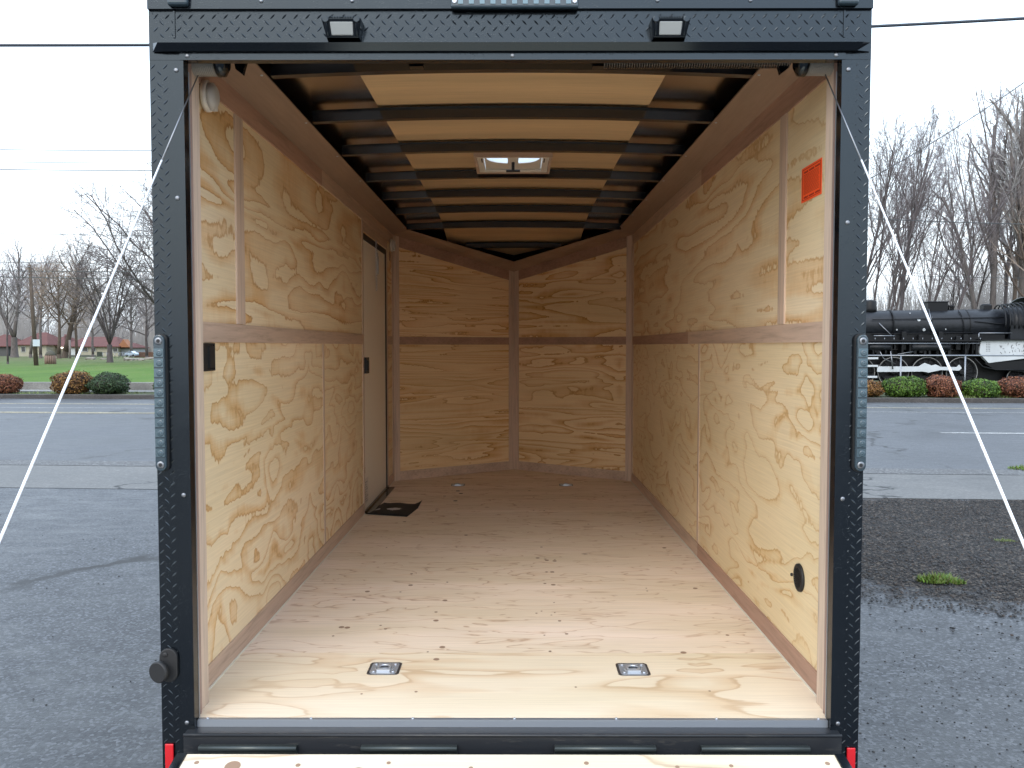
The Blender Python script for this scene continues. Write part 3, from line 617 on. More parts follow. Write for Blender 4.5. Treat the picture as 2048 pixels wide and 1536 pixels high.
# side door
b = MB(); dx = WL - .012
b.box(dx, dx + .008, 5.49, 6.455, .515, 2.295); sdoor = part(b, 'side_door', M['door_white'], label='white panelled side door, shut')
b = MB()
for (a0, a1, c0, c1) in ((5.476, 5.489, .50, 2.335), (6.456, 6.494, .50, 2.335), (5.489, 6.456, 2.296, 2.335)): b.box(WL - .004, WL + .002, a0, a1, c0, c1)
part(b, 'door_gasket', M['rubber'], sdoor)
b = MB(); b.box(dx, WL + .055, 5.476, 6.50, .5002, .508); b.box(WL + .0, WL + .012, 5.476, 6.50, .508, .520); part(b, 'door_sill', M['black'], sdoor)
b = MB(); b.box(WL - .003, WL + .020, 5.50, 5.60, 1.42, 1.525); b.box(WL + .020, WL + .030, 5.51, 5.545, 1.44, 1.505); part(b, 'door_handle', M['rubber'], sdoor)
b = MB(); yc = 5.98
for k in range(16): z = 2.33 - k * .022; b.tube([(WL + .010 + .004 * math.cos(a * math.pi / 3), yc + .006 * math.cos(a * math.pi / 3) * (k % 2), z + .013 * math.sin(a * math.pi / 3)) for a in range(6)], .0022, 5, closed=True)
b.tube([(WL + .012, yc + .04, 2.26), (WL + .012, yc + .04, 2.11), (WL + .012, yc + .075, 2.11), (WL + .012, yc + .075, 2.24)], .0035, 6); part(b, 'door_chain', M['zinc'], sdoor)
b = MB(); b.box(dx + .0082, dx + .0092, 5.53, 5.66, .55, .72, 0)
for k in range(9): b.box(dx + .0093, dx + .0095, 5.54, 5.54 + rng.uniform(.05, .11), .565 + k * .016, .570 + k * .016, 1)
b.box(dx + .0082, dx + .0092, 5.52, 5.55, .76, .80, 2); part(b, 'door_decal', [M['white_pl'], M['zinc_dark'], M['red_tape']], sdoor)
# recessed tie-down rings
def ring_tie(x, y):
    b = MB(); s_ = .054; c_ = .013; pr = []
    for (sx, sy) in ((1, 1), (-1, 1), (-1, -1), (1, -1)):
        for k in range(5): a = {(1, 1): 0, (-1, 1): 90, (-1, -1): 180, (1, -1): 270}[(sx, sy)] + k * 22.5; pr.append((x + sx * (s_ - c_) + c_ * math.cos(R(a)), y + sy * (s_ - c_) * 1.02 + c_ * math.sin(R(a))))
    b.slab([(px, py, FZ + .0004) for px, py in pr], (0, 0, 1), .0012, 1)
    pr2 = [(x + (a - x) * .85, y + (c - y) * .85) for a, c in pr]; b.slab([(px, py, FZ + .0017) for px, py in pr2], (0, 0, 1), .0012, 0)
    d_ = part(b, 'tie_down', [M['zinc'], M['zinc_dark']], label='zinc recessed tie-down plate in the floor')
    b = MB(); b.lathe((x, y, FZ + .0030), (0, 0, 1), [(0, .033), (.0022, .031), (.0024, .028), (.0004, .024)], 28, 0); part(b, 'cup', M['zinc'], d_)
    b = MB(); b.lathe((x, y, FZ + .0034), (0, 0, 1), [(0, .022), (.0005, .020)], 24); part(b, 'cup_floor', M['zinc_dark'], d_)
    b = MB(); P = [(x + .019 * math.cos(a), y - .004 + .019 * math.sin(a), FZ + .008) for a in [math.pi * (-.05 + 1.1 * k / 12) for k in range(13)]]
    P += [(x - .018, y - .022, FZ + .008), (x + .018, y - .022, FZ + .008)]; b.tube(P, .0042, 8, closed=True); part(b, 'pull_ring', M['zinc'], d_)
    b = MB()
    for sx in (-1, 1):
        for sy in (-1, 1): b.lathe((x + sx * .033, y + sy * .033, FZ + .003), (0, 0, 1), [(0, .0065), (.003, .0055), (.0035, .002)], 12)
    part(b, 'tie_down_bolt', M['zinc'], d_); b = MB(); b.box(x - .022, x + .022, y - .034, y - .026, FZ + .003, FZ + .011); part(b, 'ring_bracket', M['zinc'], d_)
for x, y in ((-.443, 2.83), (.403, 2.825), (-.447, 6.638), (.408, 6.640)): ring_tie(x, y)
# wheels and fenders outside
for x, s_ in ((XL, -1), (XR, 1)):
    for y in (4.9,):
        b = MB(); b.lathe((x + s_ * .03, y, .335), (s_, 0, 0), [(0, .22), (.0, .32), (.02, .335), (.16, .335), (.18, .32), (.18, .21)], 36); w_ = part(b, 'wheel', M['rubber'])
        b = MB(); b.lathe((x + s_ * .15, y, .335), (s_, 0, 0), [(0, .20), (.05, .205), (.05, .18), (.03, .10), (.06, .05), (.065, .02)], 28); part(b, 'rim', M['zinc_dark'], w_)
    b = MB(); P = []
    for k in range(13): a = math.pi * k / 12; P.append((4.9 + .43 * math.cos(a), .36 + .40 * math.sin(a)))
    for k in range(12):
        (ya_, za_), (yb_, zb_) = P[k], P[k + 1]; xa_, xb_ = sorted((x + s_ * .001, x + s_ * .24))
        b.hexa([(xa_, ya_, za_), (xb_, ya_, za_), (xb_, yb_, zb_), (xa_, yb_, zb_), (xa_, ya_, za_ + .008), (xb_, ya_, za_ + .008), (xb_, yb_, zb_ + .008), (xa_, yb_, zb_ + .008)])
    part(b, 'fender', M['black'])

# black pouch lying by the side door
b = MB(); nx, ny = 12, 10
c00, c10, c11, c01 = Vector((-.965, 5.47, FZ)), Vector((-.692, 5.385, FZ)), Vector((-.640, 5.80, FZ)), Vector((-.915, 5.875, FZ))
g = []
for side in (0, 1):
    for j in range(ny + 1):
        for i in range(nx + 1):
            u, v = i / nx, j / ny; p = c00.lerp(c10, u).lerp(c01.lerp(c11, u), v)
            e = min(u, 1 - u, v, 1 - v); h = .0008 if side == 0 else .004 + .010 * min(1, e * 5) + .0035 * math.sin(9 * u + 4 * v) * math.cos(7 * v - 3 * u)
            if u > .85 and v > .7: h += .03 * (u - .85) / .15 * (v - .7) / .3 ; 
            p = p + Vector((0, 0, max(h, .0008))); g.append((p.x, p.y, p.z))
n1 = (nx + 1) * (ny + 1); F = []
for j in range(ny):
    for i in range(nx):
        a = j * (nx + 1) + i; F.append((n1 + a, n1 + a + 1, n1 + a + nx + 2, n1 + a + nx + 1)); F.append((a, a + nx + 1, a + nx + 2, a + 1))
edge = [i for i in range(nx + 1)] + [j * (nx + 1) + nx for j in range(1, ny + 1)] + [ny * (nx + 1) + i for i in range(nx - 1, -1, -1)] + [j * (nx + 1) for j in range(ny - 1, 0, -1)]
for k in range(len(edge)): a, c = edge[k], edge[(k + 1) % len(edge)]; F.append((a, c, n1 + c, n1 + a))
b.idx(g, F, 0, True)
m = M['pouch'] = mat('black_fabric_with_white_print', (0.012, 0.012, 0.014), 0.7); t = NT(m); x, y, z = t.sep(t.coord())
nn = t.noise(t.coord(), 26.0, 4.0, .6)
dx_ = t.math('DIVIDE', t.math('SUBTRACT', x, 0.165), .060); dy_ = t.math('DIVIDE', t.math('SUBTRACT', y, 0.20), .045)
rr = t.math('ADD', t.math('ADD', t.math('MULTIPLY', dx_, dx_), t.math('MULTIPLY', dy_, dy_)), t.math('MULTIPLY', t.math('SUBTRACT', nn, .5), 2.6))
dx2 = t.math('DIVIDE', t.math('SUBTRACT', x, 0.045), .028); dy2 = t.math('DIVIDE', t.math('SUBTRACT', y, 0.20), .040)
r2 = t.math('ADD', t.math('ADD', t.math('MULTIPLY', dx2, dx2), t.math('MULTIPLY', dy2, dy2)), t.math('MULTIPLY', t.math('SUBTRACT', nn, .5), 3.2))
t.base(t.mix(t.ramp(t.math('MINIMUM', rr, r2), [(.62, 1.0), (.72, 0.0)]), (0.012, 0.012, 0.014), (.55, .55, .57)))
tag(b.build('document_pouch', M['pouch'], org=(-.965, 5.385, FZ)), 'flat black pouch with white print lying on the floor by the side door', 'pouch')

# ================================================================= OUTDOORS
ROAD_A = R(-3.8); CA, SA = math.cos(ROAD_A), math.sin(ROAD_A)
def W(s, t, z=0.0): return (s * CA - t * SA, s * SA + t * CA, z)       # along the road, away from the viewer
def t_of(x, y): return -x * SA + y * CA
def lawn_z(x, y):
    t = t_of(x, y)
    if x < 0: return 0.36 - 0.0053 * (t - 27)
    k = min(1, max(0, (t - 26) / 8.0)); k = k * k * (3 - 2 * k); return 0.15 * (1 - k) - 0.34 * k
def at(px, y): return (px - 1029) * y / FPX                              # x of a far thing seen at this column, at distance y
def hz(py, y): return EYE + (692 - py) * y / FPX
def foot(px, py):                                                        # where a thing whose foot is seen there stands on the lawn
    y = 30.0
    for _ in range(40): y = (EYE - lawn_z(at(px, y), y)) * FPX / (py - 692)
    return Vector((at(px, y), y, lawn_z(at(px, y), y)))

def leafmat(name, c0, c1, c2):
    m = mat(name, c1, .6, spec=.3); t = NT(m); i = t.n.new('ShaderNodeNewGeometry').outputs['Random Per Island']
    t.base(t.ramp(i, [(.1, c0), (.5, c1), (.9, c2)])); return m
def sheet_obj(name, ptsx, zf, mt, smooth=True, **k):
    xs, ts = ptsx; b = MB(); v = []; f = []
    for j, tt in enumerate(ts):
        for i, s_ in enumerate(xs):
            x, y, _ = W(s_, tt); v.append((x, y, zf(x, y)))
    n = len(xs)
    for j in range(len(ts) - 1):
        for i in range(n - 1): a = j * n + i; f.append((a, a + 1, a + n + 1, a + n))
    b.idx(v, f, 0, smooth); return tag(b.build(name, mt), kind='structure', **k)
def lin(a, b_, n): return [a + (b_ - a) * i / n for i in range(n + 1)]

# --- wet asphalt
def asphalt(name, base, wet, fine=1.0, cracks=0.0, wetlo=0.45, wethi=0.62, bumpd=0.004, patch=False, agk=1.0):
    m = mat(name, base, 0.6, spec=0.5 if patch else 0.32); t = NT(m); co = t.coord()
    n = t.noise(co, 120 * fine, 3, .7); big = t.noise(co, .55, 4, .6, .5); mid = t.noise(t.mapv(co, (1, 2.2, 1)), 3.0, 5, .65)
    agg = t.voro(co, 95 * fine, 'F1', 'Color'); ag = t.sep(agg)[0]
    c = t.ramp(ag, [(0.0, tuple(x * (1 - .45 * agk) for x in base)), (.7, base), (1.0, tuple(x * (1 + 1.0 * agk) for x in base))])
    g = t.rng(big, .3, .7, .68, 1.3); c = t.mix(1.0, c, t.comb(g, g, g), 'MULTIPLY'); g = t.rng(mid, .3, .7, .85, 1.12); c = t.mix(1.0, c, t.comb(g, g, g), 'MULTIPLY')
    if cracks:
        warp = t.noise(co, 1.5, 4, .6); P = t.n.new('ShaderNodeVectorMath'); P.operation = 'ADD'; t.put(P.inputs[0], co)
        t.put(P.inputs[1], t.comb(t.math('MULTIPLY', warp, 1.6), t.math('MULTIPLY', t.noise(t.mapv(co, loc=(9, 4, 0)), 1.2, 4, .6), 1.6), 0.0))
        v = t.voro(t.mapv(P.outputs[0], (cracks, cracks * .55, 1)), 1.0, 'DISTANCE_TO_EDGE')
        msk = t.ramp(t.noise(co, .35, 2), [(.48, 0.0), (.56, 1.0)])
        k = t.math('MULTIPLY', t.ramp(v, [(.004, 1.0), (.011, 0.0)]), msk); c = t.mix(k, c, (.02, .02, .02))
    pm = None
    if patch:                                                            # dark gravel lies over one corner of the lot, ragged at its edge
        x, y, z = t.sep(co); ex = t.math('DIVIDE', t.math('SUBTRACT', x, 4.9), 4.1); ey = t.math('DIVIDE', t.math('SUBTRACT', y, 6.95), 2.15)
        d = t.math('SQRT', t.math('ADD', t.math('MULTIPLY', ex, ex), t.math('MULTIPLY', ey, ey)))
        d = t.math('ADD', d, t.math('MULTIPLY', t.math('SUBTRACT', t.noise(co, 2.2, 7, .75), .5), .75)); pm = t.ramp(d, [(.86, 1.0), (1.10, 0.0)])
        gv = t.voro(co, 62, 'F1', 'Color'); gh = t.voro(co, 62, 'F1', 'Distance'); gs = t.sep(gv)
        gc = t.ramp(gs[0], [(0, (.010, .010, .010)), (.45, (.028, .026, .026)), (.8, (.06, .052, .047)), (1, (.14, .12, .10))])
        c = t.mix(pm, c, gc)
    t.base(c); w = t.ramp(t.math('ADD', t.math('MULTIPLY', big, .6), t.math('MULTIPLY', mid, .4)), [(wetlo, 0.0), (wethi, 1.0)])
    w = t.rng(w, 0, 1, wet[0], wet[1])
    if patch: w = t.math('ADD', w, t.math('MULTIPLY', pm, .35)); t.put(t.p.inputs['Specular IOR Level'], t.rng(pm, 0, 1, .42, .15))
    t.rough(w)
    hgt = t.math('ADD', t.math('MULTIPLY', ag, .7 * agk), t.math('MULTIPLY', n, .5 * agk))
    if patch: hgt = t.math('ADD', hgt, t.math('MULTIPLY', t.math('MULTIPLY', t.math('SUBTRACT', .8, gh), pm), 2.6))
    t.bump(hgt, .55, bumpd); return m
M['lot'] = asphalt('wet_asphalt_lot', (.056, .060, .066), (.40, .66), .8, .12, wetlo=.42, wethi=.58, bumpd=.008, patch=True)
M['lot_gravel'] = asphalt('dark_gravel_ground', (.050, .046, .044), (.5, .85), .45, 0.0, bumpd=.02)
M['road'] = asphalt('worn_road_asphalt', (.068, .072, .078), (.5, .68), .6, .16, agk=.5)
M['apron'] = asphalt('concrete_apron', (.112, .111, .107), (.58, .75), .5, .22, agk=.3)
M['gutter'] = asphalt('gravelly_gutter', (.085, .085, .085), (.5, .8), .5, 0)
M['kerb'] = asphalt('kerb_concrete', (.06, .055, .053), (.6, .8), .4, agk=.4)
M['walk'] = asphalt('pavement_concrete', (.17, .165, .155), (.6, .8), .4, agk=.3)
M['paint'] = asphalt('worn_road_paint', (.42, .42, .41), (.5, .7), .5)
M['paint_y'] = asphalt('worn_yellow_paint', (.38, .33, .21), (.5, .7), .5)
m = M['lawn'] = mat('lawn_grass', (.06, .13, .03), .8, spec=.2); t = NT(m); co = t.coord()
a1 = t.noise(t.mapv(co, (1, .35, 1)), .35, 5, .7); a2 = t.noise(co, 40, 3, .7)
c = t.ramp(a1, [(.32, (.046, .095, .010)), (.5, (.068, .140, .014)), (.68, (.105, .150, .030))])
far = t.rng(t.sep(co)[1], 45, 95, 0, 1); c = t.mix(t.math('MULTIPLY', far, t.rng(a1, .35, .6, .5, 1.0)), c, (.095, .098, .042))
g = t.rng(a2, .3, .7, .7, 1.3); t.base(t.mix(1.0, c, t.comb(g, g, g), 'MULTIPLY')); t.bump(a2, .6, .05)
m = M['yard'] = mat('leaf_littered_ground', (.06, .055, .035), .9, spec=.2); t = NT(m); co = t.coord()
t.base(t.ramp(t.noise(co, 1.3, 6, .7), [(.35, (.05, .042, .03)), (.5, (.055, .075, .028)), (.7, (.085, .075, .055))])); t.bump(t.noise(co, 20, 4), .6, .05)

sheet_obj('parking_lot', (lin(-60, 60, 12), lin(-40, 9.07, 10)), lambda x, y: 0.0, M['lot'])
sheet_obj('ground', (lin(-60, 60, 12), [9.0, 29.0]), lambda x, y: -0.05, M['gutter'])
ctr = Vector((4.7, 6.95, 0))
sheet_obj('pavement', (lin(-60, 60, 12), [9.05, 9.9, 10.79]), lambda x, y: 0.004, M['apron'])
sheet_obj('gutter_ground', (lin(-60, 60, 12), [10.77, 11.23]), lambda x, y: 0.008, M['gutter'])
sheet_obj('road', (lin(-60, 60, 12), lin(11.222, 24.55, 4)), lambda x, y: 0.0, M['road'])
b = MB()
def strip(s0, s1, t0, t1, z=.005, m_=0): b.face([W(s0, t0, z), W(s1, t0, z), W(s1, t1, z), W(s0, t1, z)], m_)
strip(-60, 60, 22.30, 22.42, m_=1); strip(-60, -2, 19.40, 19.52, m_=1); strip(-60, -2, 19.22, 19.30, m_=1)
for k in range(0, 5): strip(6.8 + k * 12, 11.3 + k * 12, 15.92, 16.04)
strip(-60, 60, 20.9, 20.96, m_=0)
tag(b.build('road_markings', [M['paint'], M['paint_y']]), kind='structure')
def prism(name, s0, s1, t0, t1, z0, z1, mt, **k):
    b = MB(); b.hexa([W(s0, t0, z0), W(s1, t0, z0), W(s1, t1, z0), W(s0, t1, z0), W(s0, t0, z1), W(s1, t0, z1), W(s1, t1, z1), W(s0, t1, z1)]); return tag(b.build(name, mt, bevel=.015), **k)
prism('far_kerb', -60, 60, 24.552, 24.72, -.2, .13, M['kerb'], kind='structure')
sheet_obj('planting_strip_ground', (lin(-60, 60, 12), lin(24.722, 26.2, 3)), lambda x, y: .115, M['yard'])
sheet_obj('far_pavement', (lin(-60, 0, 6), [26.202, 27.35]), lambda x, y: .13, M['walk'])
prism('low_retaining_wall', -60, -2.0, 27.352, 27.60, -.2, .375, M['walk'], label='low grey concrete retaining wall along the edge of the lawn', cat='wall')
sheet_obj('lawn', (lin(-140, -2, 30), [27.602, 30, 35, 42, 50, 60, 75, 90, 110, 130, 150, 200, 300, 500, 900]), lambda x, y: 0.36 - 0.0053 * (min(t_of(x, y), 200) - 27), M['lawn'])
sheet_obj('yard_ground', (lin(-2.6, 160, 20), [26.202, 28, 30, 32, 34, 40, 60, 100, 300, 900]), lawn_z, M['yard'])
b = MB()                                                                 # grass blades along the planting strip
def tufts(b, x, y, z, r, n, h, rg, mi=0, squash=1.0):
    for _ in range(n):
        a = rg.uniform(0, 6.28); d = r * math.sqrt(rg.random()); px, py = x + d * math.cos(a), y + d * math.sin(a) * squash
        hh = h * rg.uniform(.4, 1.0) * (1.15 - d / r * .6); a2 = rg.uniform(0, 6.28); lx, ly = math.cos(a2), math.sin(a2); w = hh * .09 + .002
        lean = hh * rg.uniform(.1, 1.5); b.face([(px - ly * w, py + lx * w, z), (px + ly * w, py - lx * w, z), (px + lx * lean, py + ly * lean, z + hh)], mi)
rg = random.Random(3)
for k in range(60): s_ = rg.uniform(-17, 18); x, y, _ = W(s_, rg.uniform(24.85, 26.1)); tufts(b, x, y, .115, .35, 60, .12, rg)
M['tuft'] = mat('weedy_grass', (.13, .17, .05), .7); M['weed'] = leafmat('bright_weed', (.14, .13, .05), (.085, .16, .02), (.13, .24, .03))
tag(b.build('ground_cover', M['tuft']), kind='stuff', label='low weedy grass between the kerb and the bushes', cat='grass')
for (x, y, r, h, n, lab) in ((2.86, 5.66, .14, .07, 380, 'bright green weed clump in the middle of the dark gravel'), (6.75, 10.88, .35, .07, 700, 'long green grass patch at the edge of the road gutter'), (4.0, 6.85, .08, .025, 120, 'small dull weed tuft in the gravel by the cable')):
    b = MB(); tufts(b, x, y, .008, r, n, h, rg, 0, .55); tufts(b, x + r * .8, y - r * .35, .008, r * .5, n // 3, h * .7, rg, 0, .5)
    tag(b.build('weed_clump', M['weed'] if n != 120 else M['tuft'], org=(x, y, .008)), lab, 'weed')
# loose stones
def stones(name, n, area, rr_, mats, seed, z, **k):
    b = MB(); rg = random.Random(seed)
    for _ in range(n):
        x, y = area(rg); r = rg.uniform(*rr_) ; a = rg.uniform(0, 6.28); q = rg.uniform(.6, 1.0); mi = rg.randrange(len(mats)) if rg.random() < .5 else 0
        v = []
        for (zz, sc, o) in ((0, .9, 0), (r * .55, 1.0, .4), (r * 1.0, .55, .9)):
            for j in range(5): t_ = a + o + j * 1.2566; s2 = sc * r * rg.uniform(.75, 1.2); v.append((x + s2 * math.cos(t_), y + s2 * q * math.sin(t_), z + zz * q))
        F = [(j, (j + 1) % 5, 5 + (j + 1) % 5, 5 + j) for j in range(5)] + [(5 + j, 5 + (j + 1) % 5, 10 + (j + 1) % 5, 10 + j) for j in range(5)] + [(10, 11, 12, 13, 14)]
        b.idx(v, F, mi)
    return tag(b.build(name, mats), kind='stuff', **k)
gm = [mat('stone_dark', (.016, .016, .017), .5), mat('stone_grey', (.045, .044, .043), .65), mat('stone_brown', (.05, .036, .028), .7), mat('stone_pale', (.22, .20, .17), .7)]
def in_patch(rg):
    while 1:
        a = rg.uniform(0, 6.28); d = rg.random() ** .5 * 1.12 if rg.random() > .06 else rg.uniform(1, 1.35); x, y = ctr.x + 3.3 * d * math.cos(a), ctr.y + 2.1 * d * math.sin(a)
        if x > 1.2 and x / y < .72 and y < 8.7: return x, y
stones('gravel', 16000, in_patch, (.003, .010), gm[:3] + [gm[1], gm[2]], 11, .006, label='dark loose gravel spread over the lot beside the trailer', cat='gravel')
def sc_right(rg): return (rg.uniform(1.3, 3.0), rg.uniform(1.9, 4.4))
stones('scattered_stones', 900, sc_right, (.002, .006), gm[:2], 12, .0, label='sparse dark chips on the wet asphalt right of the trailer', cat='gravel')
def sc_left(rg): return (rg.uniform(-6.5, -1.3), rg.uniform(2.0, 9.0))
stones('asphalt_chips', 500, sc_left, (.002, .006), gm[:2], 13, .0, label='sparse dark chips on the wet asphalt left of the trailer', cat='gravel')

# --- clipped bushes
LG = leafmat('green_bush_leaves', (.022, .052, .007), (.055, .115, .012), (.10, .175, .025))
LD = leafmat('dark_green_bush_leaves', (.012, .026, .010), (.024, .048, .018), (.048, .08, .03))
LR = leafmat('rusty_bush_leaves', (.06, .02, .012), (.145, .048, .026), (.23, .095, .045))
LO = leafmat('orange_bush_leaves', (.06, .026, .011), (.145, .065, .020), (.24, .13, .035))
core = mat('bush_inside', (.03, .022, .014), .9); twm = mat('bush_stem', (.06, .045, .035), .8)
def bush(px0, px1, pyt, t, mt, label, seed, z=.12, flat=1.0):
    rg = random.Random(seed); y = t / CA + ((px0 + px1) / 2 - 1029) / FPX * t * SA / CA; y = (t + 0) / (CA - ((px0 + px1) / 2 - 1029) / FPX * SA)
    x0, x1 = at(px0, y), at(px1, y); cx, hw = (x0 + x1) / 2, (x1 - x0) / 2; H = hz(pyt, y) - z; hz_ = H * .56; cz = z + H - hz_
    e = empty('bush', (cx, y, z), label=label, cat='bush', group='bushes along the far kerb'); b = MB(); K = 5200
    ph = [rg.uniform(0, 6.28) for _ in range(4)]
    def rad(d): return 1 + .07 * math.sin(3 * d.x + ph[0]) + .06 * math.sin(5 * d.z + 3 * d.y + ph[1]) + .05 * math.sin(9 * d.x - 6 * d.z + ph[2]) + .03 * math.sin(17 * d.x + 13 * d.z + ph[3])
    for _ in range(K):
        d = Vector((rg.gauss(0, 1), rg.gauss(0, 1), rg.gauss(0, 1))).normalized(); q = rad(d) * (1 - .26 * rg.random() ** 2.0) * (rg.uniform(1.02, 1.12) if rg.random() < .06 else 1)
        p = Vector((d.x * hw * q, d.y * hw * q, d.z * hz_ * q))
        if cz + p.z < z + .02: p.z = z - cz + rg.uniform(.02, .1); p.x *= .85; p.y *= .85
        u, w, n = basis(d + Vector((rg.uniform(-.9, .9), rg.uniform(-.9, .9), rg.uniform(-.9, .9)))); s_ = rg.uniform(.010, .024); a = rg.uniform(0, 6.28)
        U_, V_ = u * math.cos(a) + w * math.sin(a), w * math.cos(a) - u * math.sin(a); c = Vector((cx, y, cz)) + p
        b.face([c - U_ * s_ * 1.6, c - V_ * s_, c + U_ * s_ * 1.6, c + V_ * s_])
    b.build('foliage', mt, e, (cx, y, z))
    b = MB(); v = []
    for i in range(9):
        for j in range(14):
            th, a = math.pi * i / 8, 2 * math.pi * j / 14; d = Vector((math.sin(th) * math.cos(a), math.sin(th) * math.sin(a), math.cos(th))); q = rad(d) * .84; v.append((cx + d.x * hw * q, y + d.y * hw * q, max(z, cz + d.z * hz_ * q)))
    b.idx(v, [(i * 14 + j, i * 14 + (j + 1) % 14, (i + 1) * 14 + (j + 1) % 14, (i + 1) * 14 + j) for i in range(8) for j in range(14)], 0, True); b.build('inner_core', core, e, (cx, y, z))  # solid dark core inside the leaf shell
TB = 25.35
bush(-32, 38, 749, TB, LR, 'rusty brown clipped bush at the left end of the kerb row', 1)
bush(102, 181, 741, TB, LO, 'orange brown clipped bush behind the white cable, left of the trailer', 2)
bush(176, 257, 747, TB, LD, 'dark green clipped bush beside the orange brown one', 3)
bush(306, 380, 752, TB, LD, 'dark green clipped bush mostly hidden by the left trailer post', 4)
bush(1690, 1763, 759, TB, LO, 'yellow orange clipped bush touching the right trailer post', 5)
bush(1767, 1847, 751, TB, LG, 'large green clipped bush in front of the locomotive rods', 6)
bush(1845, 1921, 751, TB, LR, 'rusty red clipped bush between two green ones', 7)
bush(1918, 1996, 758, TB, LG, 'green clipped bush right of the rusty red one, crossed by no cable', 8)
bush(1996, 2075, 755, TB, LR, 'rusty red clipped bush at the right end of the kerb row', 9)

# --- bare trees
def barkmat(name, c):
    m = mat(name, c, .85, spec=.2); t = NT(m); n = t.noise(t.mapv(t.coord(), (3, 3, .7)), 3.0, 4, .7)
    t.base(t.ramp(n, [(.3, tuple(x * .65 for x in c)), (.7, tuple(x * 1.35 for x in c))])); t.bump(n, .5, .03); return m
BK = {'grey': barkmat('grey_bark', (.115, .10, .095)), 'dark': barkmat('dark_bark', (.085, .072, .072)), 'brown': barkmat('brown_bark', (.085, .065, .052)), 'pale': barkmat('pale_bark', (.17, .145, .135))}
TW = {'grey': mat('grey_twigs', (.25, .225, .235), .9), 'dark': mat('dark_twigs', (.15, .13, .135), .9), 'brown': mat('brown_twigs', (.25, .20, .165), .9), 'pale': mat('pale_twigs', (.29, .278, .272), .9)}  # twig colours lightened to stand in for sky glare around the branches
LF = leafmat('withered_leaves', (.16, .10, .06), (.24, .15, .08), (.30, .19, .11))
def tree(base, H, rt, tone, label, seed, lean=(0, 0), spread=.5, first=.3, nb=12, up=.55, fine=.012, leaves=0, depth=4, fork=0, stems=1, limbk=.55, nfork=3, splay=.42, n1=9, group='bare trees'):
    rg = random.Random(seed); base = Vector(base); tb, cb = MB(), MB(); tips = []
    def limb(p, d, L, r, lvl, upk):
        n = {0: 9, 1: 6, 2: 4, 3: 3}.get(lvl, 2); pts = [p.copy()]; rad = [r]; d = d.normalized(); q = p.copy()
        r1 = max(fine * .55, r * (.30 if lvl == 0 else .35))
        for i in range(n):
            d = (d + Vector((rg.gauss(0, 1), rg.gauss(0, 1), rg.gauss(0, 1))) * (.045 if lvl == 0 else .11 if lvl < 3 else .2) + Vector((0, 0, upk * (.02, .10, .05, .02, 0)[lvl]))).normalized()
            q = q + d * (L / n); pts.append(q.copy()); k = (i + 1) / n; rad.append(r + (r1 - r) * k)
        (tb if lvl <= 1 else cb).tube(pts, rad, 7 if lvl == 0 else (5 if lvl == 1 else 3), 0, lvl == 0, lvl <= 1)
        return pts, rad, d
    def grow(p, d, L, r, lvl):
        pts, rad, dd = limb(p, d, L, r, lvl, up)
        if lvl >= depth:
            tips.append(pts[-1]); return
        m_ = {0: nb, 1: n1, 2: 7, 3: 5}.get(lvl, 3); f0 = first if lvl == 0 else .15
        for k in range(m_):
            f = f0 + (1 - f0) * ((k + rg.random()) / m_); i = min(len(pts) - 2, int(f * (len(pts) - 1))); fr_ = f * (len(pts) - 1) - i
            pp = pts[i].lerp(pts[i + 1], fr_); ax = (pts[i + 1] - pts[i]).normalized(); u, w, _ = basis(ax)
            a = k * 2.4 + rg.uniform(-.5, .5) + lvl; sp = spread * rg.uniform(.75, 1.25) * (1.25 - .45 * f if lvl == 0 else 1.0)
            nd = ax * math.cos(sp) + (u * math.cos(a) + w * math.sin(a)) * math.sin(sp)
            lf = {0: limbk, 1: .52, 2: .50}.get(lvl, .5); ll = L * lf * (1.15 - .75 * f) * rg.uniform(.75, 1.15)
            grow(pp, nd, ll, max(fine * .62, min(rad[i] * .62, r * .42 * (1.2 - .5 * f)) if lvl < 3 else fine * .6), lvl + 1)
    for s_ in range(stems):
        a = rg.uniform(0, 6.28); o = Vector((math.cos(a), math.sin(a), 0)) * (0 if stems == 1 else rt * 1.3)
        dl = Vector((lean[0], lean[1], 1)) + (Vector((math.cos(a), math.sin(a), 0)) * .16 if stems > 1 else Vector((0, 0, 0)))
        dl.normalize(); tb.tube([base + o - Vector((0, 0, .15)), base + o + dl * rt * .6, base + o + dl * rt * 2.5], [rt * 1.55, rt * 1.15, rt], 8, 0, False)
        if fork:
            hgt = H * fork; pt = base + o + dl * hgt; tb.tube([base + o + dl * rt * 2.5, base + o + dl * hgt * .55, pt], [rt, rt * .92, rt * .85], 8, 0, False)
            for q in range(nfork): a2 = a + q * 6.283 / nfork + rg.uniform(-.3, .3); grow(pt, dl + Vector((math.cos(a2), math.sin(a2) * .7, 0)) * (splay * rg.uniform(.4, 1.3)), H * (1 - fork) * rg.uniform(.85, 1.05), rt * 1.0 / math.sqrt(nfork), 0)
        else: grow(base + o + dl * rt * 2.5, dl, H * rg.uniform(.9, 1.0), rt, 0)
    e = empty('bare_tree', tuple(base), label=label, cat='tree', group=group)
    tb.build('trunk', BK[tone], e, base); cb.build('crown', TW[tone], e, base)
    if leaves:
        lb_ = MB()
        for _ in range(leaves):
            p = rg.choice(tips) + Vector((rg.gauss(0, .18), rg.gauss(0, .18), rg.gauss(0, .18))); u, w, _n = basis((rg.gauss(0, 1), rg.gauss(0, 1), rg.gauss(0, 1) + .001)); s2 = rg.uniform(.035, .07)
            lb_.face([p - u * s2, p - w * s2 * .7, p + u * s2, p + w * s2 * .7])
        lb_.build('withered_leaves', LF, e, base)
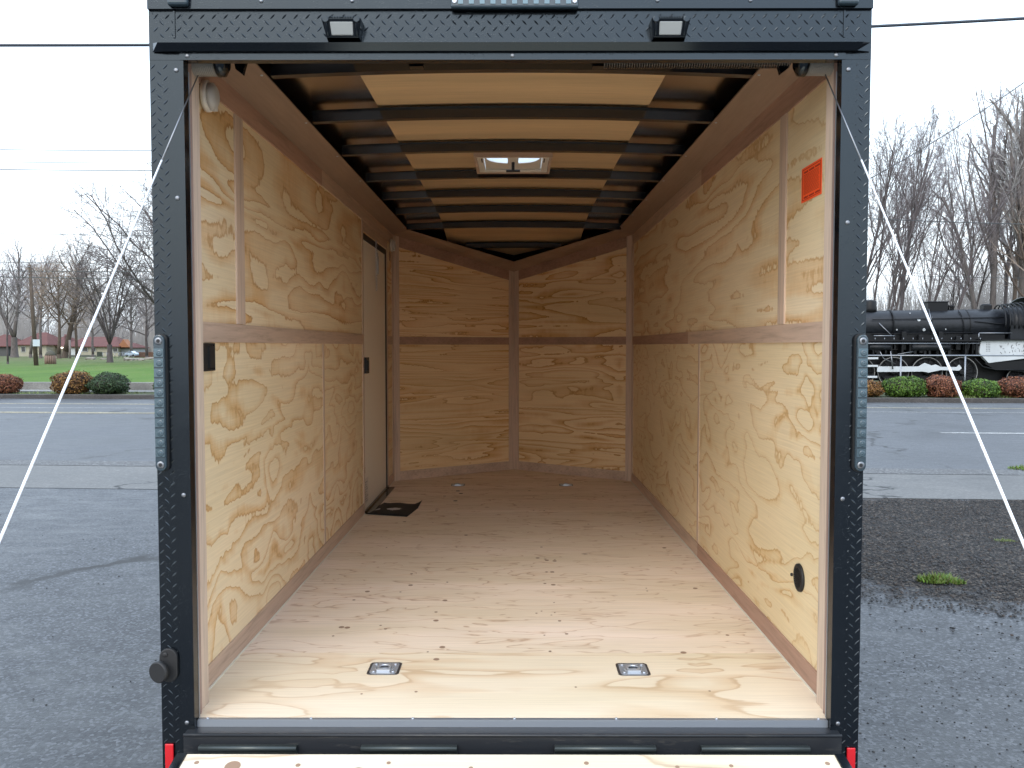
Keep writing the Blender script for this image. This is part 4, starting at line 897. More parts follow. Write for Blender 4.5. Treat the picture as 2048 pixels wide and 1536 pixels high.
def ltree(px, py, pyt, wpx, tone, label, seed, **k):
    p = foot(px, py); H = hz(pyt, p.y) - p.z; tree(p, H * k.pop('hs', .92), wpx * p.y / FPX / 2, tone, label, seed, group='bare trees in the park', **k)
ltree(219, 725, 465, 11, 'dark', 'large bare tree with thick single trunk, standing alone on the lawn', 21, spread=.6, first=.12, nb=8, up=.5, fine=.011, limbk=.5, fork=.15, nfork=8, splay=.5, n1=6)
ltree(28, 715, 495, 13, 'grey', 'big grey forked tree before the cream house wall at far left', 22, spread=.6, nb=10, fork=.2, fine=.013, depth=3)
ltree(14, 728, 560, 4, 'dark', 'thin dark sapling on the lawn near the left edge of the photo', 23, spread=.5, nb=12, fine=.008, depth=3)
ltree(60, 715.5, 500, 6, 'grey', 'slim grey tree directly behind the utility pole and sign', 24, spread=.6, nb=16, fine=.013, depth=3)
ltree(80, 716.5, 530, 6, 'grey', 'grey tree just right of the white sign on the pole', 25, spread=.7, nb=16, fine=.012, depth=4)
ltree(117, 717, 525, 7, 'brown', 'brown tree with withered leaves above the wooden well house', 26, spread=.85, nb=14, fine=.011, leaves=2600, limbk=.65)
ltree(128, 716, 515, 11, 'brown', 'thick leaning brown tree with withered leaves', 27, spread=.8, nb=13, fine=.011, lean=(.22, 0), leaves=2600, first=.2, limbk=.65)
ltree(153, 716, 520, 6, 'brown', 'narrow brown tree before the long red roof', 28, spread=.65, nb=14, fine=.011, leaves=900, depth=3)
ltree(293, 718.5, 555, 6, 'dark', 'medium dark tree before the dark wooden fence, next to the trailer', 29, spread=.75, nb=15, fine=.010, first=.2, limbk=.65)
ltree(345, 724, 345, 11, 'dark', 'tall wide tree whose crown reaches out from behind the left trailer post', 30, spread=.8, nb=34, fine=.016, first=.12, up=.6, limbk=.80, n1=14)
ltree(185, 714, 585, 5, 'grey', 'small grey tree behind the white cable, before the cream house', 31, spread=.7, nb=14, fine=.012, depth=3)
ltree(262, 714.5, 570, 6, 'grey', 'pale tree behind the orange gable', 32, spread=.7, nb=14, fine=.012, depth=3)
# row of hazy trees far behind the houses
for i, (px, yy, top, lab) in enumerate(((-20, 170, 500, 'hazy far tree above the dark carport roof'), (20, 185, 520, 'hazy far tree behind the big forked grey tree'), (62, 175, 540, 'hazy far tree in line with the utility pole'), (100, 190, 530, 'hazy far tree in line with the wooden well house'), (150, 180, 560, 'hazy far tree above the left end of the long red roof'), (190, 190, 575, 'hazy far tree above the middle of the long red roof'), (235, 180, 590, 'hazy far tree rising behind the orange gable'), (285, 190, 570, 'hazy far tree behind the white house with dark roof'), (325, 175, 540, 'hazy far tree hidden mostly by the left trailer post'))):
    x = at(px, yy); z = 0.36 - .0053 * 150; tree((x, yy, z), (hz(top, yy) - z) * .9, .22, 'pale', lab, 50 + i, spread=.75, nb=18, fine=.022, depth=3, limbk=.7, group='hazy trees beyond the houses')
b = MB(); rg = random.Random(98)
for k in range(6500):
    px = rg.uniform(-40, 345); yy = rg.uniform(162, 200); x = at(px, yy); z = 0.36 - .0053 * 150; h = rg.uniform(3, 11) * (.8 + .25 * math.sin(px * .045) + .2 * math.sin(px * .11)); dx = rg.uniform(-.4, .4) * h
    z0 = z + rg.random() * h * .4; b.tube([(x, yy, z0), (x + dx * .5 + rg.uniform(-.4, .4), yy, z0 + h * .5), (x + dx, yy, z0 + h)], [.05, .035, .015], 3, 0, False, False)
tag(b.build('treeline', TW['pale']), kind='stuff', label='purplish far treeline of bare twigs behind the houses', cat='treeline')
def rtree(px, yy, pxt, pyt, wpx, tone, label, seed, **k):
    x = at(px, yy); z = lawn_z(x, yy); H = hz(pyt, yy) - z; lean = (at(pxt, yy) - x) / H
    tree((x, yy, z), H * .93, wpx * 1.05 * yy / FPX / 2, tone, label, seed, lean=(lean, 0), group='bare trees behind the locomotive', **k)
rtree(1733, 50, 1742, 250, 5, 'dark', 'slim dark tree rising right against the trailer post', 61, spread=.38, nb=14, fine=.0075, n1=6, up=.9)
rtree(1752, 48, 1748, 330, 6, 'dark', 'dark two-stemmed tree behind the first dome of the locomotive', 62, spread=.32, nb=10, fine=.0075, n1=6, up=1.0, stems=2, depth=3)
rtree(1787, 49, 1795, 240, 8, 'dark', 'dark straight tree left of where the white cable crosses the boiler', 63, spread=.34, nb=15, fine=.0075, n1=6, up=1.0)
rtree(1793, 52, 1850, 300, 5, 'dark', 'dark tree leaning right over the middle of the boiler', 64, spread=.35, nb=13, fine=.0075, n1=6, up=.8)
rtree(1818, 46, 1905, 380, 6, 'dark', 'slanting dark stem behind the boiler, left of the square dome', 65, spread=.3, nb=10, fine=.0075, n1=6, up=.6, depth=3)
rtree(1882, 46, 1935, 350, 6, 'dark', 'dark stem slanting right from behind the square dome', 66, spread=.35, nb=12, fine=.0075, n1=6, up=.6)
rtree(1900, 54, 1880, 420, 4, 'dark', 'thin dark sapling behind the small whistle fittings', 67, spread=.45, nb=12, fine=.0075, depth=3)
rtree(1927, 52, 1955, 330, 5, 'dark', 'thin dark tree between the square dome and the thick trunks', 68, spread=.4, nb=13, fine=.0075, n1=6, up=.8)
rtree(1966, 50, 1900, 330, 13, 'grey', 'thick grey trunk leaning left with a long limb to upper left', 69, spread=.5, nb=9, fine=.009, n1=6, up=.5, first=.3)
rtree(1982, 50, 1985, 195, 14, 'grey', 'tallest thick grey tree with forked top, behind the pipe-covered firebox', 70, spread=.36, nb=13, fine=.009, n1=6, up=1.0, first=.35)
rtree(1999, 55, 2012, 260, 8, 'dark', 'dark tree close beside the tallest grey tree', 71, spread=.38, nb=14, fine=.008, n1=6, up=.9)
rtree(2036, 50, 2042, 210, 24, 'pale', 'very thick pale brown trunk at the right edge of the photo', 72, spread=.42, nb=14, fine=.009, n1=6, up=.8)
rtree(2016, 60, 2060, 230, 9, 'brown', 'brown tree between the dark one and the very thick pale trunk', 73, spread=.42, nb=15, fine=.009, n1=6, up=.8)
rtree(1845, 60, 1860, 300, 5, 'grey', 'distant grey tree seen through the slanting stems', 74, spread=.45, nb=15, fine=.009, n1=6, up=.8)
rtree(1765, 62, 1770, 280, 5, 'grey', 'distant grey tree behind the two-stemmed dark one', 75, spread=.42, nb=15, fine=.009, n1=6, up=.8)
rtree(1945, 62, 1930, 280, 6, 'grey', 'distant grey tree left of the leaning grey trunk', 76, spread=.45, nb=15, fine=.010, n1=6, up=.8)
rtree(2075, 48, 2020, 250, 12, 'brown', 'brown tree leaning into the photo from its right edge', 77, spread=.5, nb=13, fine=.009, n1=6, up=.8)
rtree(1700, 55, 1720, 260, 8, 'dark', 'dark tree mostly hidden behind the right trailer post', 78, spread=.45, nb=15, fine=.008, n1=6, up=.8)
# brushy far-off wood behind them, one mass
b = MB(); rg = random.Random(99)
for k in range(5200):
    px = rg.uniform(1690, 2090); yy = rg.uniform(62, 85); x = at(px, yy); z = lawn_z(x, yy); h = rg.uniform(2.0, 7.5) * (0.7 + .6 * (px - 1690) / 400); dx, dy = rg.uniform(-.35, .35) * h, rg.uniform(-.2, .2) * h
    z0 = z + rg.random() * h * .4; b.tube([(x, yy, z0), (x + dx * .5 + rg.uniform(-.2, .2), yy + dy * .5, z0 + h * .5), (x + dx, yy + dy, z0 + h)], [.022, .015, .007], 3, 0, False, False)
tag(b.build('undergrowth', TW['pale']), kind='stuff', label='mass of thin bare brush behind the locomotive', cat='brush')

# --- overhead cables
cabm = mat('cable_sheath', (.035, .045, .06), .5); thin = mat('bare_wire', (.05, .055, .06), .5)
def wire(pts, y, r, mt, label, sag=0, ext=1.3, group='overhead wires'):
    (xa, pa), (xb, pb) = pts; A = Vector((at(xa, y), y, hz(pa, y))); B = Vector((at(xb, y), y, hz(pb, y))); d = B - A; A -= d * ext; B += d * ext; b = MB()
    b.tube([A.lerp(B, k / 24) - Vector((0, 0, sag * 4 * (k / 24) * (1 - k / 24) - sag * 0)) for k in range(25)], r, 6)
    tag(b.build('overhead_cable', mt, org=tuple(A)), label, 'cable', group)
# the thick service drop sags behind the trailer from side to side
b = MB(); y = 10.0; P = []
for k in range(41):
    px = -900 + 3900 * k / 40; u = (px - 300) / 1443.0; P.append((at(px, y), y, hz(100 - 3.0 * u - 32 * u * u if u > 0 else 100 - 3 * u - 10 * u * u, y)))
b.tube(P, .0185, 8); tag(b.build('overhead_cable', cabm, org=P[0]), 'thick dark cable crossing the sky high behind the trailer roof', 'cable', 'overhead wires')
wire(((0, 301), (300, 303)), 30, .014, thin, 'highest of the three thin wires left of the trailer', sag=.05, ext=.6)
wire(((0, 325), (300, 327.5)), 30, .012, thin, 'middle one of the three thin wires left of the trailer', sag=.05, ext=.6)
wire(((0, 340), (300, 342)), 30, .016, thin, 'lowest of the three thin wires left of the trailer', sag=.05, ext=.6)
wire(((0, 467), (300, 471)), 48, .016, thin, 'lone thin wire in the sky just above the park trees', sag=.05, ext=.6)
wire(((0, 524), (310, 526)), 58, .016, thin, 'upper wire just above the utility pole top', sag=.05, ext=.6)
wire(((0, 541), (310, 543)), 58, .024, thin, 'wire passing just below the utility pole top', sag=.05, ext=.6)
wire(((0, 553), (310, 558)), 58, .028, thin, 'lowest wire crossing the utility pole', sag=.05, ext=.6)
wire(((1738, 346), (2048, 150)), 20, .012, thin, 'steep thin wire climbing to the upper right over the bare trees', sag=.22, ext=.35)
wire(((1738, 438), (2048, 449)), 30, .016, thin, 'level wire across the right trees at mid height', sag=.05, ext=.5)
wire(((1738, 549), (2048, 556)), 44, .013, thin, 'faint low wire above the locomotive boiler', sag=.05, ext=.5)

# --- utility pole with sign
f = foot(71, 731); zt = hz(530, f.y); xt = at(63, f.y); e = empty('utility_pole', f, label='brown wooden utility pole leaning left on the lawn', cat='pole')
b = MB(); b.tube([(f.x, f.y, f.z - .2), (xt, f.y, zt)], [.16, .11], 10); b.build('pole_shaft', BK['brown'], e, f)
b = MB()
for q in (6.1, 5.6): b.lathe((xt + .02, f.y - .12, zt - (6.3 - q)), (0, 0, 1), [(0, .03), (.04, .05), (.08, .03)], 8)
b.build('insulator', M['zinc_dark'], e, f)
b = MB(); sx, sy = at(69, f.y), f.y - .17; hh = .21; z0, z1 = hz(692.5, f.y), hz(679, f.y); b.box(sx - .04, sx + .46, sy - .012, sy, z0, z1)
sgm = mat('white_sign_face', (.42, .47, .52), .5); sti = mat('faded_blue_ink', (.35, .42, .52), .6)
for k in range(4): b.box(sx + .03, sx + .03 + rg.uniform(.2, .38), sy - .014, sy - .0125, z1 - .08 - k * .09, z1 - .05 - k * .09, 1)
s_ = tag(b.build('notice_sign', [sgm, sti], org=(sx, sy, z0)), 'small white square sign fixed low on the utility pole', 'sign')
f = foot(139, 717); b = MB(); b.tube([(f.x, f.y, f.z - .1), (f.x, f.y, hz(680, f.y))], .14, 8); tag(b.build('lamp_post', BK['pale'], org=f), 'short pale post on the grass before the house door', 'post')
# --- wooden well house
f = foot(99.5, 728); e = empty('well_house', f, label='round wooden well house with mossy dome roof on the lawn', cat='well house'); k_ = f.y / FPX
b = MB(); r0 = 9.2 * k_; z1 = hz(711, f.y)
for k in range(18): a = 2 * math.pi * k / 18; c, s2 = math.cos(a), math.sin(a); b.tube([(f.x + r0 * c, f.y + r0 * s2, f.z - .05), (f.x + r0 * c, f.y + r0 * s2, z1)], r0 * .155, 6)
b.build('slatted_body', mat('weathered_slats', (.20, .13, .10), .8), e, f)
b = MB(); b.lathe((f.x, f.y, z1), (0, 0, 1), [(0, r0 * 1.05), (.10, r0 * 1.0), (.25, r0 * .8), (.36, r0 * .4), (.38, .03)], 20); b.build('roof', mat('mossy_shingles', (.07, .065, .05), .9), e, f)

# --- houses across the park
def wallm(n, c, r=.7):
    m = mat(n, c, r, spec=.3); t = NT(m); q = t.rng(t.noise(t.coord(), .8, 5, .7), .3, .7, .85, 1.1); t.base(t.mix(1.0, c, t.comb(q, q, q), 'MULTIPLY')); return m
cream = wallm('cream_house_wall', (.34, .32, .25)); redr = wallm('red_brown_shingles', (.115, .05, .045), .85); darkr = wallm('dark_shingles', (.06, .065, .068), .85); winm = mat('dark_window', (.05, .05, .055), .2); whw = wallm('white_siding', (.42, .44, .45))
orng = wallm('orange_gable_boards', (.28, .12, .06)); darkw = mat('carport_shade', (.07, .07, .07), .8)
HY = 150.0
def house(px0, px1, pyb, pye, pyr, y, wall, roof, label, wins=(), door=None, gable=None, depth=8, ov=.5, hip=2.0):
    x0, x1 = at(px0, y), at(px1, y); zb, ze, zr = hz(pyb, y) - .3, hz(pye, y), hz(pyr, y); e = empty('house', ((x0 + x1) / 2, y, zb), label=label, cat='house', group='houses across the park'); o = e.location
    b = MB(); b.box(x0, x1, y, y + depth, zb, ze); b.build('wall', wall, e, o)
    b = MB(); A = [(x0 - ov, y - ov, ze), (x1 + ov, y - ov, ze), (x1 + ov, y + depth + ov, ze), (x0 - ov, y + depth + ov, ze)]; P, Q = (x0 + hip, y + depth / 2, zr), (x1 - hip, y + depth / 2, zr)
    b.idx(A + [P, Q] + [(a[0], a[1], a[2] - .15) for a in A], [(0, 1, 5, 4), (1, 2, 5), (2, 3, 4, 5), (3, 0, 4), (0, 6, 7, 1), (1, 7, 8, 2), (2, 8, 9, 3), (3, 9, 6, 0), (6, 9, 8, 7)]); b.build('roof', roof, e, o)
    for (a0, a1, c0, c1) in wins:
        b = MB(); b.box(at(a0, y), at(a1, y), y - .06, y + .05, hz(c1, y), hz(c0, y)); w_ = b.build('window', winm, e, o)
        b = MB(); X0, X1, Z0, Z1 = at(a0, y) - .07, at(a1, y) + .07, hz(c1, y) - .07, hz(c0, y) + .07
        b.box(X0, X1, y - .08, y - .001, Z0 - .06, Z0); b.box(X0, X1, y - .08, y - .001, Z1, Z1 + .06); b.box(X0 - .06, X0, y - .08, y - .001, Z0, Z1); b.box(X1, X1 + .06, y - .08, y - .001, Z0, Z1); b.build('frame', whw, w_, o)
    if door: b = MB(); b.box(at(door[0], y), at(door[1], y), y - .07, y + .05, hz(door[3], y), hz(door[2], y)); b.build('door', whw, e, o)
    return e, o
house(31, 92, 713, 689, 664, HY, cream, redr, 'cream bungalow with red roof behind the utility pole', wins=((43, 49, 694, 703),))
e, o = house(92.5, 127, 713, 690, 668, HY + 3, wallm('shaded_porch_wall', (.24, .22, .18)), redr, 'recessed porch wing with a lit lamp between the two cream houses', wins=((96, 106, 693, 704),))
b = MB(); b.lathe((at(108, HY), HY + 2.5, hz(697, HY)), (0, 0, 1), [(0, .1), (.12, .22), (.34, .22), (.46, .1)], 12)
lm = mat('lit_porch_lamp', (1, .9, .75), .5); lm.node_tree.nodes['Principled BSDF'].inputs['Emission Color'].default_value = (1, .88, .72, 1); lm.node_tree.nodes['Principled BSDF'].inputs['Emission Strength'].default_value = 3.0
b.build('porch_lamp', lm, e, o)
house(127.5, 236, 713, 692.5, 673, HY, cream, redr, 'long cream house with low red roof behind the lone tree', wins=((165, 174, 696, 702), (183, 190, 696, 702), (227, 234, 697, 703)), door=(141, 150, 696, 713))
e, o = house(236.5, 262, 713, 695, 686, HY + 1, wallm('grey_garage_wall', (.30, .32, .34)), redr, 'small garage with an orange gable', depth=6, hip=.6)
b = MB(); y = HY - .1; b.slab([(at(234, y), y, hz(694.5, y)), (at(258, y), y, hz(694.5, y)), (at(246, y), y, hz(678.5, y))], (0, 1, 0), 2.0); b.build('gable', orng, e, o)
house(254, 290, 712, 692, 674, 185, whw, darkr, 'white house with dark grey roof beyond the garage', depth=9, wins=((270, 275, 696, 700),), hip=1.0)
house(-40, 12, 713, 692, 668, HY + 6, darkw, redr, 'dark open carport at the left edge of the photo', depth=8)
def fencing(px0, px1, pyt, pyb, y, mt, label, name='fence', n=16):
    e = empty(name, (at(px0, y), y, hz(pyb, y)), label=label, cat='fence'); b = MB(); z0, z1 = hz(pyb, y) - .1, hz(pyt, y)
    for k in range(n): x0 = at(px0 + (px1 - px0) * k / n, y); x1 = at(px0 + (px1 - px0) * (k + .88) / n, y); b.box(x0, x1, y, y + .05, z0, z1)
    b.box(at(px0, y), at(px1, y), y + .051, y + .1, z1 - .3, z1 - .2); b.build('boards', mt, e, e.location)
fencing(268, 306, 704, 714, 130, mat('dark_brown_boards', (.13, .07, .045), .85), 'dark brown board fence between the car and the trailer', n=14)
fencing(128, 192, 710, 713.5, 140, mat('grey_low_boards', (.12, .13, .11), .85), 'long low dark fence along the cream house', n=30)
b = MB(); y = 120; P0 = at(205, y); e = empty('wire_fence', (P0, y, hz(716, y)), label='thin wire mesh fence posts before the garage', cat='fence')
for px in range(205, 262, 8): b.tube([(at(px, y), y, hz(716, y)), (at(px, y), y, hz(705, y))], .04, 5)
b.tube([(at(203, y), y, hz(705, y)), (at(262, y), y, hz(705, y))], .025, 5); b.build('rail', M['zinc_dark'], e, e.location)
fencing(193, 204, 703.5, 712, 138, mat('green_dark_hedge_board', (.05, .06, .045), .9), 'dark green garden shed panel before the long cream house', name='shed_panel', n=5)
# --- parked car far away
y = 128; X = at(259, y); zb = hz(713.0, y); e = empty('parked_car', (X, y, zb), label='pale blue car parked by the garage across the park', cat='car'); carp = mat('pale_blue_paint', (.40, .48, .58), .25, coat=.8)
b = MB(); w_ = .72; pr = [(-.75, .16), (-.78, .40), (-.60, .55), (-.42, .60), (-.22, .80), (.20, .82), (.42, .62), (.74, .56), (.80, .40), (.78, .16)]
b.slab([(X + a * 1.05, y, zb + c) for a, c in pr], (0, 1, 0), 1.3); b.build('body', carp, e, e.location, bevel=.03)
b = MB(); b.slab([(X + a, y - .01, zb + c) for a, c in ((-.36, .61), (-.19, .76), (.17, .77), (.34, .62))], (0, 1, 0), 1.32); b.build('window', winm, e, e.location)
for a in (-.48, .5): b = MB(); b.lathe((X + a, y + .1, zb + .16), (0, -1, 0), [(0, .17), (.14, .17), (.15, .1)], 16); b.build('wheel', M['rubber'], e, e.location)
# --- rocks on the lawn
rg = random.Random(44); rockm = wallm('pale_rock', (.22, .20, .17))
for k, (px, py, lab) in enumerate(((252, 717.5, 'pale rock below the parked pale blue car'), (258, 721, 'pale rock halfway between the lone tree and the dark tree'), (268, 720.5, 'pale rock left of the dark board fence'), (277, 720, 'pale rock below the left end of the dark board fence'), (282, 721, 'pale rock left of the medium dark trunk'), (296, 719, 'pale rock right at the foot of the medium dark tree'), (303, 718.5, 'pale rock closest to the left trailer post'), (206, 719, 'pale rock just left of the lone tree trunk'), (180, 719, 'pale rock behind the white cable'))):
    f = foot(px, py); b = MB(); r = rg.uniform(.2, .42); v = []
    for (zz, sc) in ((-.1, .9), (r * .5, 1.0), (r, .5)):
        for j in range(7): a = j * .8976 + zz; s2 = sc * r * rg.uniform(.8, 1.3); v.append((f.x + s2 * math.cos(a) * 1.5, f.y + s2 * math.sin(a), f.z + zz * .7))
    b.idx(v, [(i * 7 + j, i * 7 + (j + 1) % 7, (i + 1) * 7 + (j + 1) % 7, (i + 1) * 7 + j) for i in range(2) for j in range(7)] + [tuple(14 + j for j in range(7))]); tag(b.build('rock', rockm, org=f), lab, 'rock', 'rocks on the lawn')

# ================================================================= STEAM LOCOMOTIVE (local: x along, y away, z up from the rail)
LX, LY, LZ = at(1900, 38.6), 38.6, -.32
LO_ = empty('steam_locomotive', (LX, LY, LZ), ROAD_A, label='black steam locomotive with white rods and firebox panel, displayed beyond the bushes', cat='locomotive')
S = 38.6 / FPX
def U(px): return (px - 1900) * S
def Hh(py): return EYE + (692 - py) * S - LZ
m = M['loco'] = mat('sooty_black_boiler', (.015, .017, .02), .45, spec=.35); t = NT(m); n = t.noise(t.mapv(t.coord(), (2, 2, 3)), 3, 5, .7)
t.base(t.ramp(n, [(.35, (.005, .006, .008)), (.6, (.011, .013, .018)), (.8, (.03, .034, .04))])); t.rough(t.rng(n, .3, .7, .3, .55)); t.bump(n, .2, .01)
M['loco_dk'] = mat('black_running_gear', (.005, .0055, .007), .5, spec=.25); M['wh'] = wallm('white_paint_on_steel', (.46, .49, .52)); M['tyre'] = wallm('dull_white_tyre', (.20, .20, .20))
def lp(b, name, mt, parent=LO_, bevel=0, label=None): return b.build(name, mt, parent, (0, 0, 0), bevel, label)
cz = Hh(651); rb = .72
b = MB(); b.lathe((U(1600), 0, cz), (1, 0, 0), [(0, rb * .90), (2.6, rb * .92), (U(1776) - U(1600), rb * .95), (U(1920) - U(1600), rb * 1.0), (U(2000) - U(1600), rb * 1.03)], 48); lp(b, 'boiler', M['loco'])
b = MB(); b.lathe((U(1560), 0, cz), (1, 0, 0), [(0, .3), (.05, rb * .88), (.08, rb * .98), (1.3, rb * .98), (1.32, rb * .9)], 40); b.lathe((U(1560) - .02, 0, cz), (-1, 0, 0), [(0, .28), (.08, .25), (.09, .06)], 24); lp(b, 'smokebox', M['loco_dk'])
for px in (1690, 1776, 1848, 1921, 1985):
    b = MB(); b.lathe((U(px), 0, cz), (1, 0, 0), [(0, rb * .985), (.0, rb * 1.02), (.05, rb * 1.02), (.05, rb * .985)], 48); lp(b, 'boiler_band', M['loco_dk'])
b = MB(); zt = cz + rb
b.box(U(1849), U(1887), -.30, .30, zt - .12, Hh(605)); b.box(U(1847), U(1889), -.32, .32, Hh(606), Hh(603.5)); lp(b, 'sand_dome', M['loco_dk'], bevel=.06)
b = MB(); b.lathe((U(1740), 0, zt - .15), (0, 0, 1), [(0, .34), (.2, .32), (.5, .30), (.56, .26), (.6, .12)], 24); lp(b, 'steam_dome', M['loco_dk'])
b = MB(); b.lathe((U(1640), 0, zt - .15), (0, 0, 1), [(0, .26), (.2, .20), (.7, .22), (.75, .25), (.8, .25), (.8, .18)], 24); lp(b, 'chimney', M['loco_dk'])
b = MB()
for px in (1893, 1897, 1901): b.lathe((U(px), -.05, zt - .05), (0, 0, 1), [(0, .04), (.15, .035), (.18, .055), (.26, .03)], 10)
lp(b, 'safety_valves', M['loco_dk'])
b = MB(); b.box(U(1957), U(1973), -.2, .2, zt - .05, Hh(611)); b.lathe((U(1965), 0, Hh(612)), (0, 0, 1), [(0, .2), (.05, .2), (.08, .1)], 14); lp(b, 'turret', M['loco_dk'], bevel=.03)
# firebox wrapper, bulging and wrapped in curved pipes
b = MB(); b.lathe((U(1996), 0, cz + .03), (1, 0, 0), [(0, rb * 1.0), (.5, rb * 1.12), (1.2, rb * 1.16), (2.0, rb * 1.16)], 44); b.box(U(1996), U(2075), -rb * 1.1, rb * 1.1, 1.9, cz); lp(b, 'firebox', M['loco'])
for k, px in enumerate((1984, 1992, 2000, 2008, 2017, 2026)):
    b = MB(); P = []
    for j in range(17): a = R(185 - j * 11); rr_ = rb * (1.10 + .03 * k) + .12; P.append((U(px) + .38 * (1 - math.sin(max(0, a) * .9 if a < 2 else a * .5)) * .6 + j * .01, -rr_ * math.cos(R(j * 11) - R(10)), cz + rr_ * math.sin(R(j * 11) - R(10))))
    b.tube(P, .035, 8); lp(b, 'steam_pipe', M['loco_dk'])
b = MB(); x0, x1 = U(2042), U(2125); b.box(x0, x1, -1.25, 1.25, 1.55, Hh(612)); lp(b, 'cab', M['loco_dk'], bevel=.02)
b = MB(); N = 12
for k in range(N):
    a, c = math.pi * k / N, math.pi * (k + 1) / N; f_ = lambda q, r: (-1.38 * r * math.cos(q), Hh(613) + .42 * r * math.sin(q))
    (y1_, z1_), (y2_, z2_), (y3_, z3_), (y4_, z4_) = f_(a, 1), f_(c, 1), f_(c, .95), f_(a, .95); X0 = U(2038)
    b.hexa([(X0, y1_, z1_), (x1, y1_, z1_), (x1, y2_, z2_), (X0, y2_, z2_), (X0, y4_, z4_), (x1, y4_, z4_), (x1, y3_, z3_), (X0, y3_, z3_)])
lp(b, 'cab_roof', wallm('grey_cab_roof', (.22, .24, .25)))
b = MB(); b.box(U(2058), U(2090), -1.262, -1.251, Hh(655), Hh(628)); lp(b, 'cab_window', winm)
# running board, piping, tanks
b = MB(); b.box(U(1600), U(1935), -1.15, -.5, Hh(683), Hh(680.5)); b.box(U(1935), U(2045), -1.15, -.5, Hh(681), Hh(678.5)); lp(b, 'running_board', M['loco_dk'])
b = MB()
for y_, z_, px0, px1 in ((-1.18, Hh(687), 1600, 1930), (-.95, Hh(672), 1735, 1775), (-.98, Hh(667), 1933, 1995)): b.tube([(U(px0), y_, z_), (U(px1), y_, z_)], .025, 6)
for px in range(1735, 1935, 18): b.tube([(U(px), -1.12, Hh(681)), (U(px), -1.12, Hh(676))], .015, 5)
b.tube([(U(1933), -.98, Hh(667)), (U(1933), -.98, Hh(680))], .025, 6); b.tube([(U(1748), -.70, cz + .1), (U(1775), -.85, Hh(676))], .02, 5)
b.tube([(U(1850), -.70, cz + .15), (U(1846), -.78, Hh(640)), (U(1850), -.3, zt + .02)], .02, 5)
lp(b, 'handrail', M['zinc_dark'])
b = MB(); b.lathe((U(1806), -.95, Hh(694)), (1, 0, 0), [(0, .05), (.04, .17), (1.65, .17), (1.69, .05)], 20); lp(b, 'air_reservoir', M['loco']); b = MB(); b.lathe((U(1725), -.95, Hh(694)), (1, 0, 0), [(0, .05), (.04, .15), (.95, .15), (.99, .05)], 20); lp(b, 'air_reservoir', M['loco'])
b = MB()
for px in (1893, 1907, 1860, 1790, 1822): b = MB(); b.box(U(px), U(px + 9), -.86, -.70, Hh(700), Hh(664 + (px % 5) * 3)); lp(b, 'air_pump', M['loco_dk'], bevel=.02)
b = MB(); rg = random.Random(12)
for k in range(46):
    px = rg.uniform(1730, 1990); z0 = Hh(rg.uniform(684, 690)); b.box(U(px), U(px + rg.uniform(1.5, 6)), -1.0, -.55, z0 - rg.uniform(.1, .6), z0)
for (pa, za, pb_, zb_) in ((1735, 640, 1985, 636), (1735, 668, 1930, 666), (1930, 644, 1985, 650), (1776, 622, 1776, 676), (1905, 622, 1912, 676)):
    P = []
    for k in range(9):
        px, py = pa + (pb_ - pa) * k / 8, za + (zb_ - za) * k / 8; a = math.asin(max(-1, min(1, (Hh(py) - cz) / (rb * 1.06)))); P.append((U(px), -rb * 1.07 * math.cos(a), Hh(py)))
    b.tube(P, .022, 6)
lp(b, 'pipework', M['loco_dk'])
# the white firebox side
b = MB(); b.slab([(U(1936), -1.02, Hh(682)), (U(2040), -1.02, Hh(680)), (U(2052), -1.02, Hh(712)), (U(1952), -1.02, Hh(725)), (U(1934), -1.02, Hh(706))], (0, 1, 0), .25); lp(b, 'firebox_side', M['wh'], bevel=.01)
b = MB(); rg = random.Random(2)
for r_ in range(6):
    for c_ in range(3): b.lathe((U(1947 + c_ * 3), -1.021, Hh(686 + r_ * 3.2)), (0, -1, 0), [(0, .018), (.01, .012)], 6)
for k in range(34):
    x = U(rg.uniform(1972, 2020)); z = Hh(rg.uniform(686, 708)); b.tube([(x, -1.022, z), (x + rg.uniform(-.08, .1), -1.022, z + rg.uniform(-.03, .12))], .009, 4)
lp(b, 'staybolt_marks', M['loco_dk'])
b = MB(); b.box(U(1600), U(1990), -.60, .60, 1.76, cz - rb * .5); b.box(U(1600), U(2100), -.42, .42, .35, 1.75); b.box(U(1600), U(1700), -1.1, 1.1, .75, 1.75); lp(b, 'frame', M['loco_dk'])
b = MB(); b.slab([(U(1945), -1.0, Hh(726)), (U(2060), -1.0, Hh(716)), (U(2060), -1.0, Hh(745)), (U(1965), -1.0, Hh(738))], (0, 1, 0), .3)
b.tube([(U(1925), -1.05, Hh(716)), (U(1940), -1.05, Hh(732)), (U(1965), -1.05, Hh(738)), (U(2060), -1.05, Hh(738))], .03, 6); b.tube([(U(1990), -1.0, Hh(752)), (U(2060), -1.0, Hh(748))], .05, 6); b.box(U(2030), U(2040), -1.0, -.8, .1, 1.0)
lp(b, 'ash_pan', M['loco_dk'])
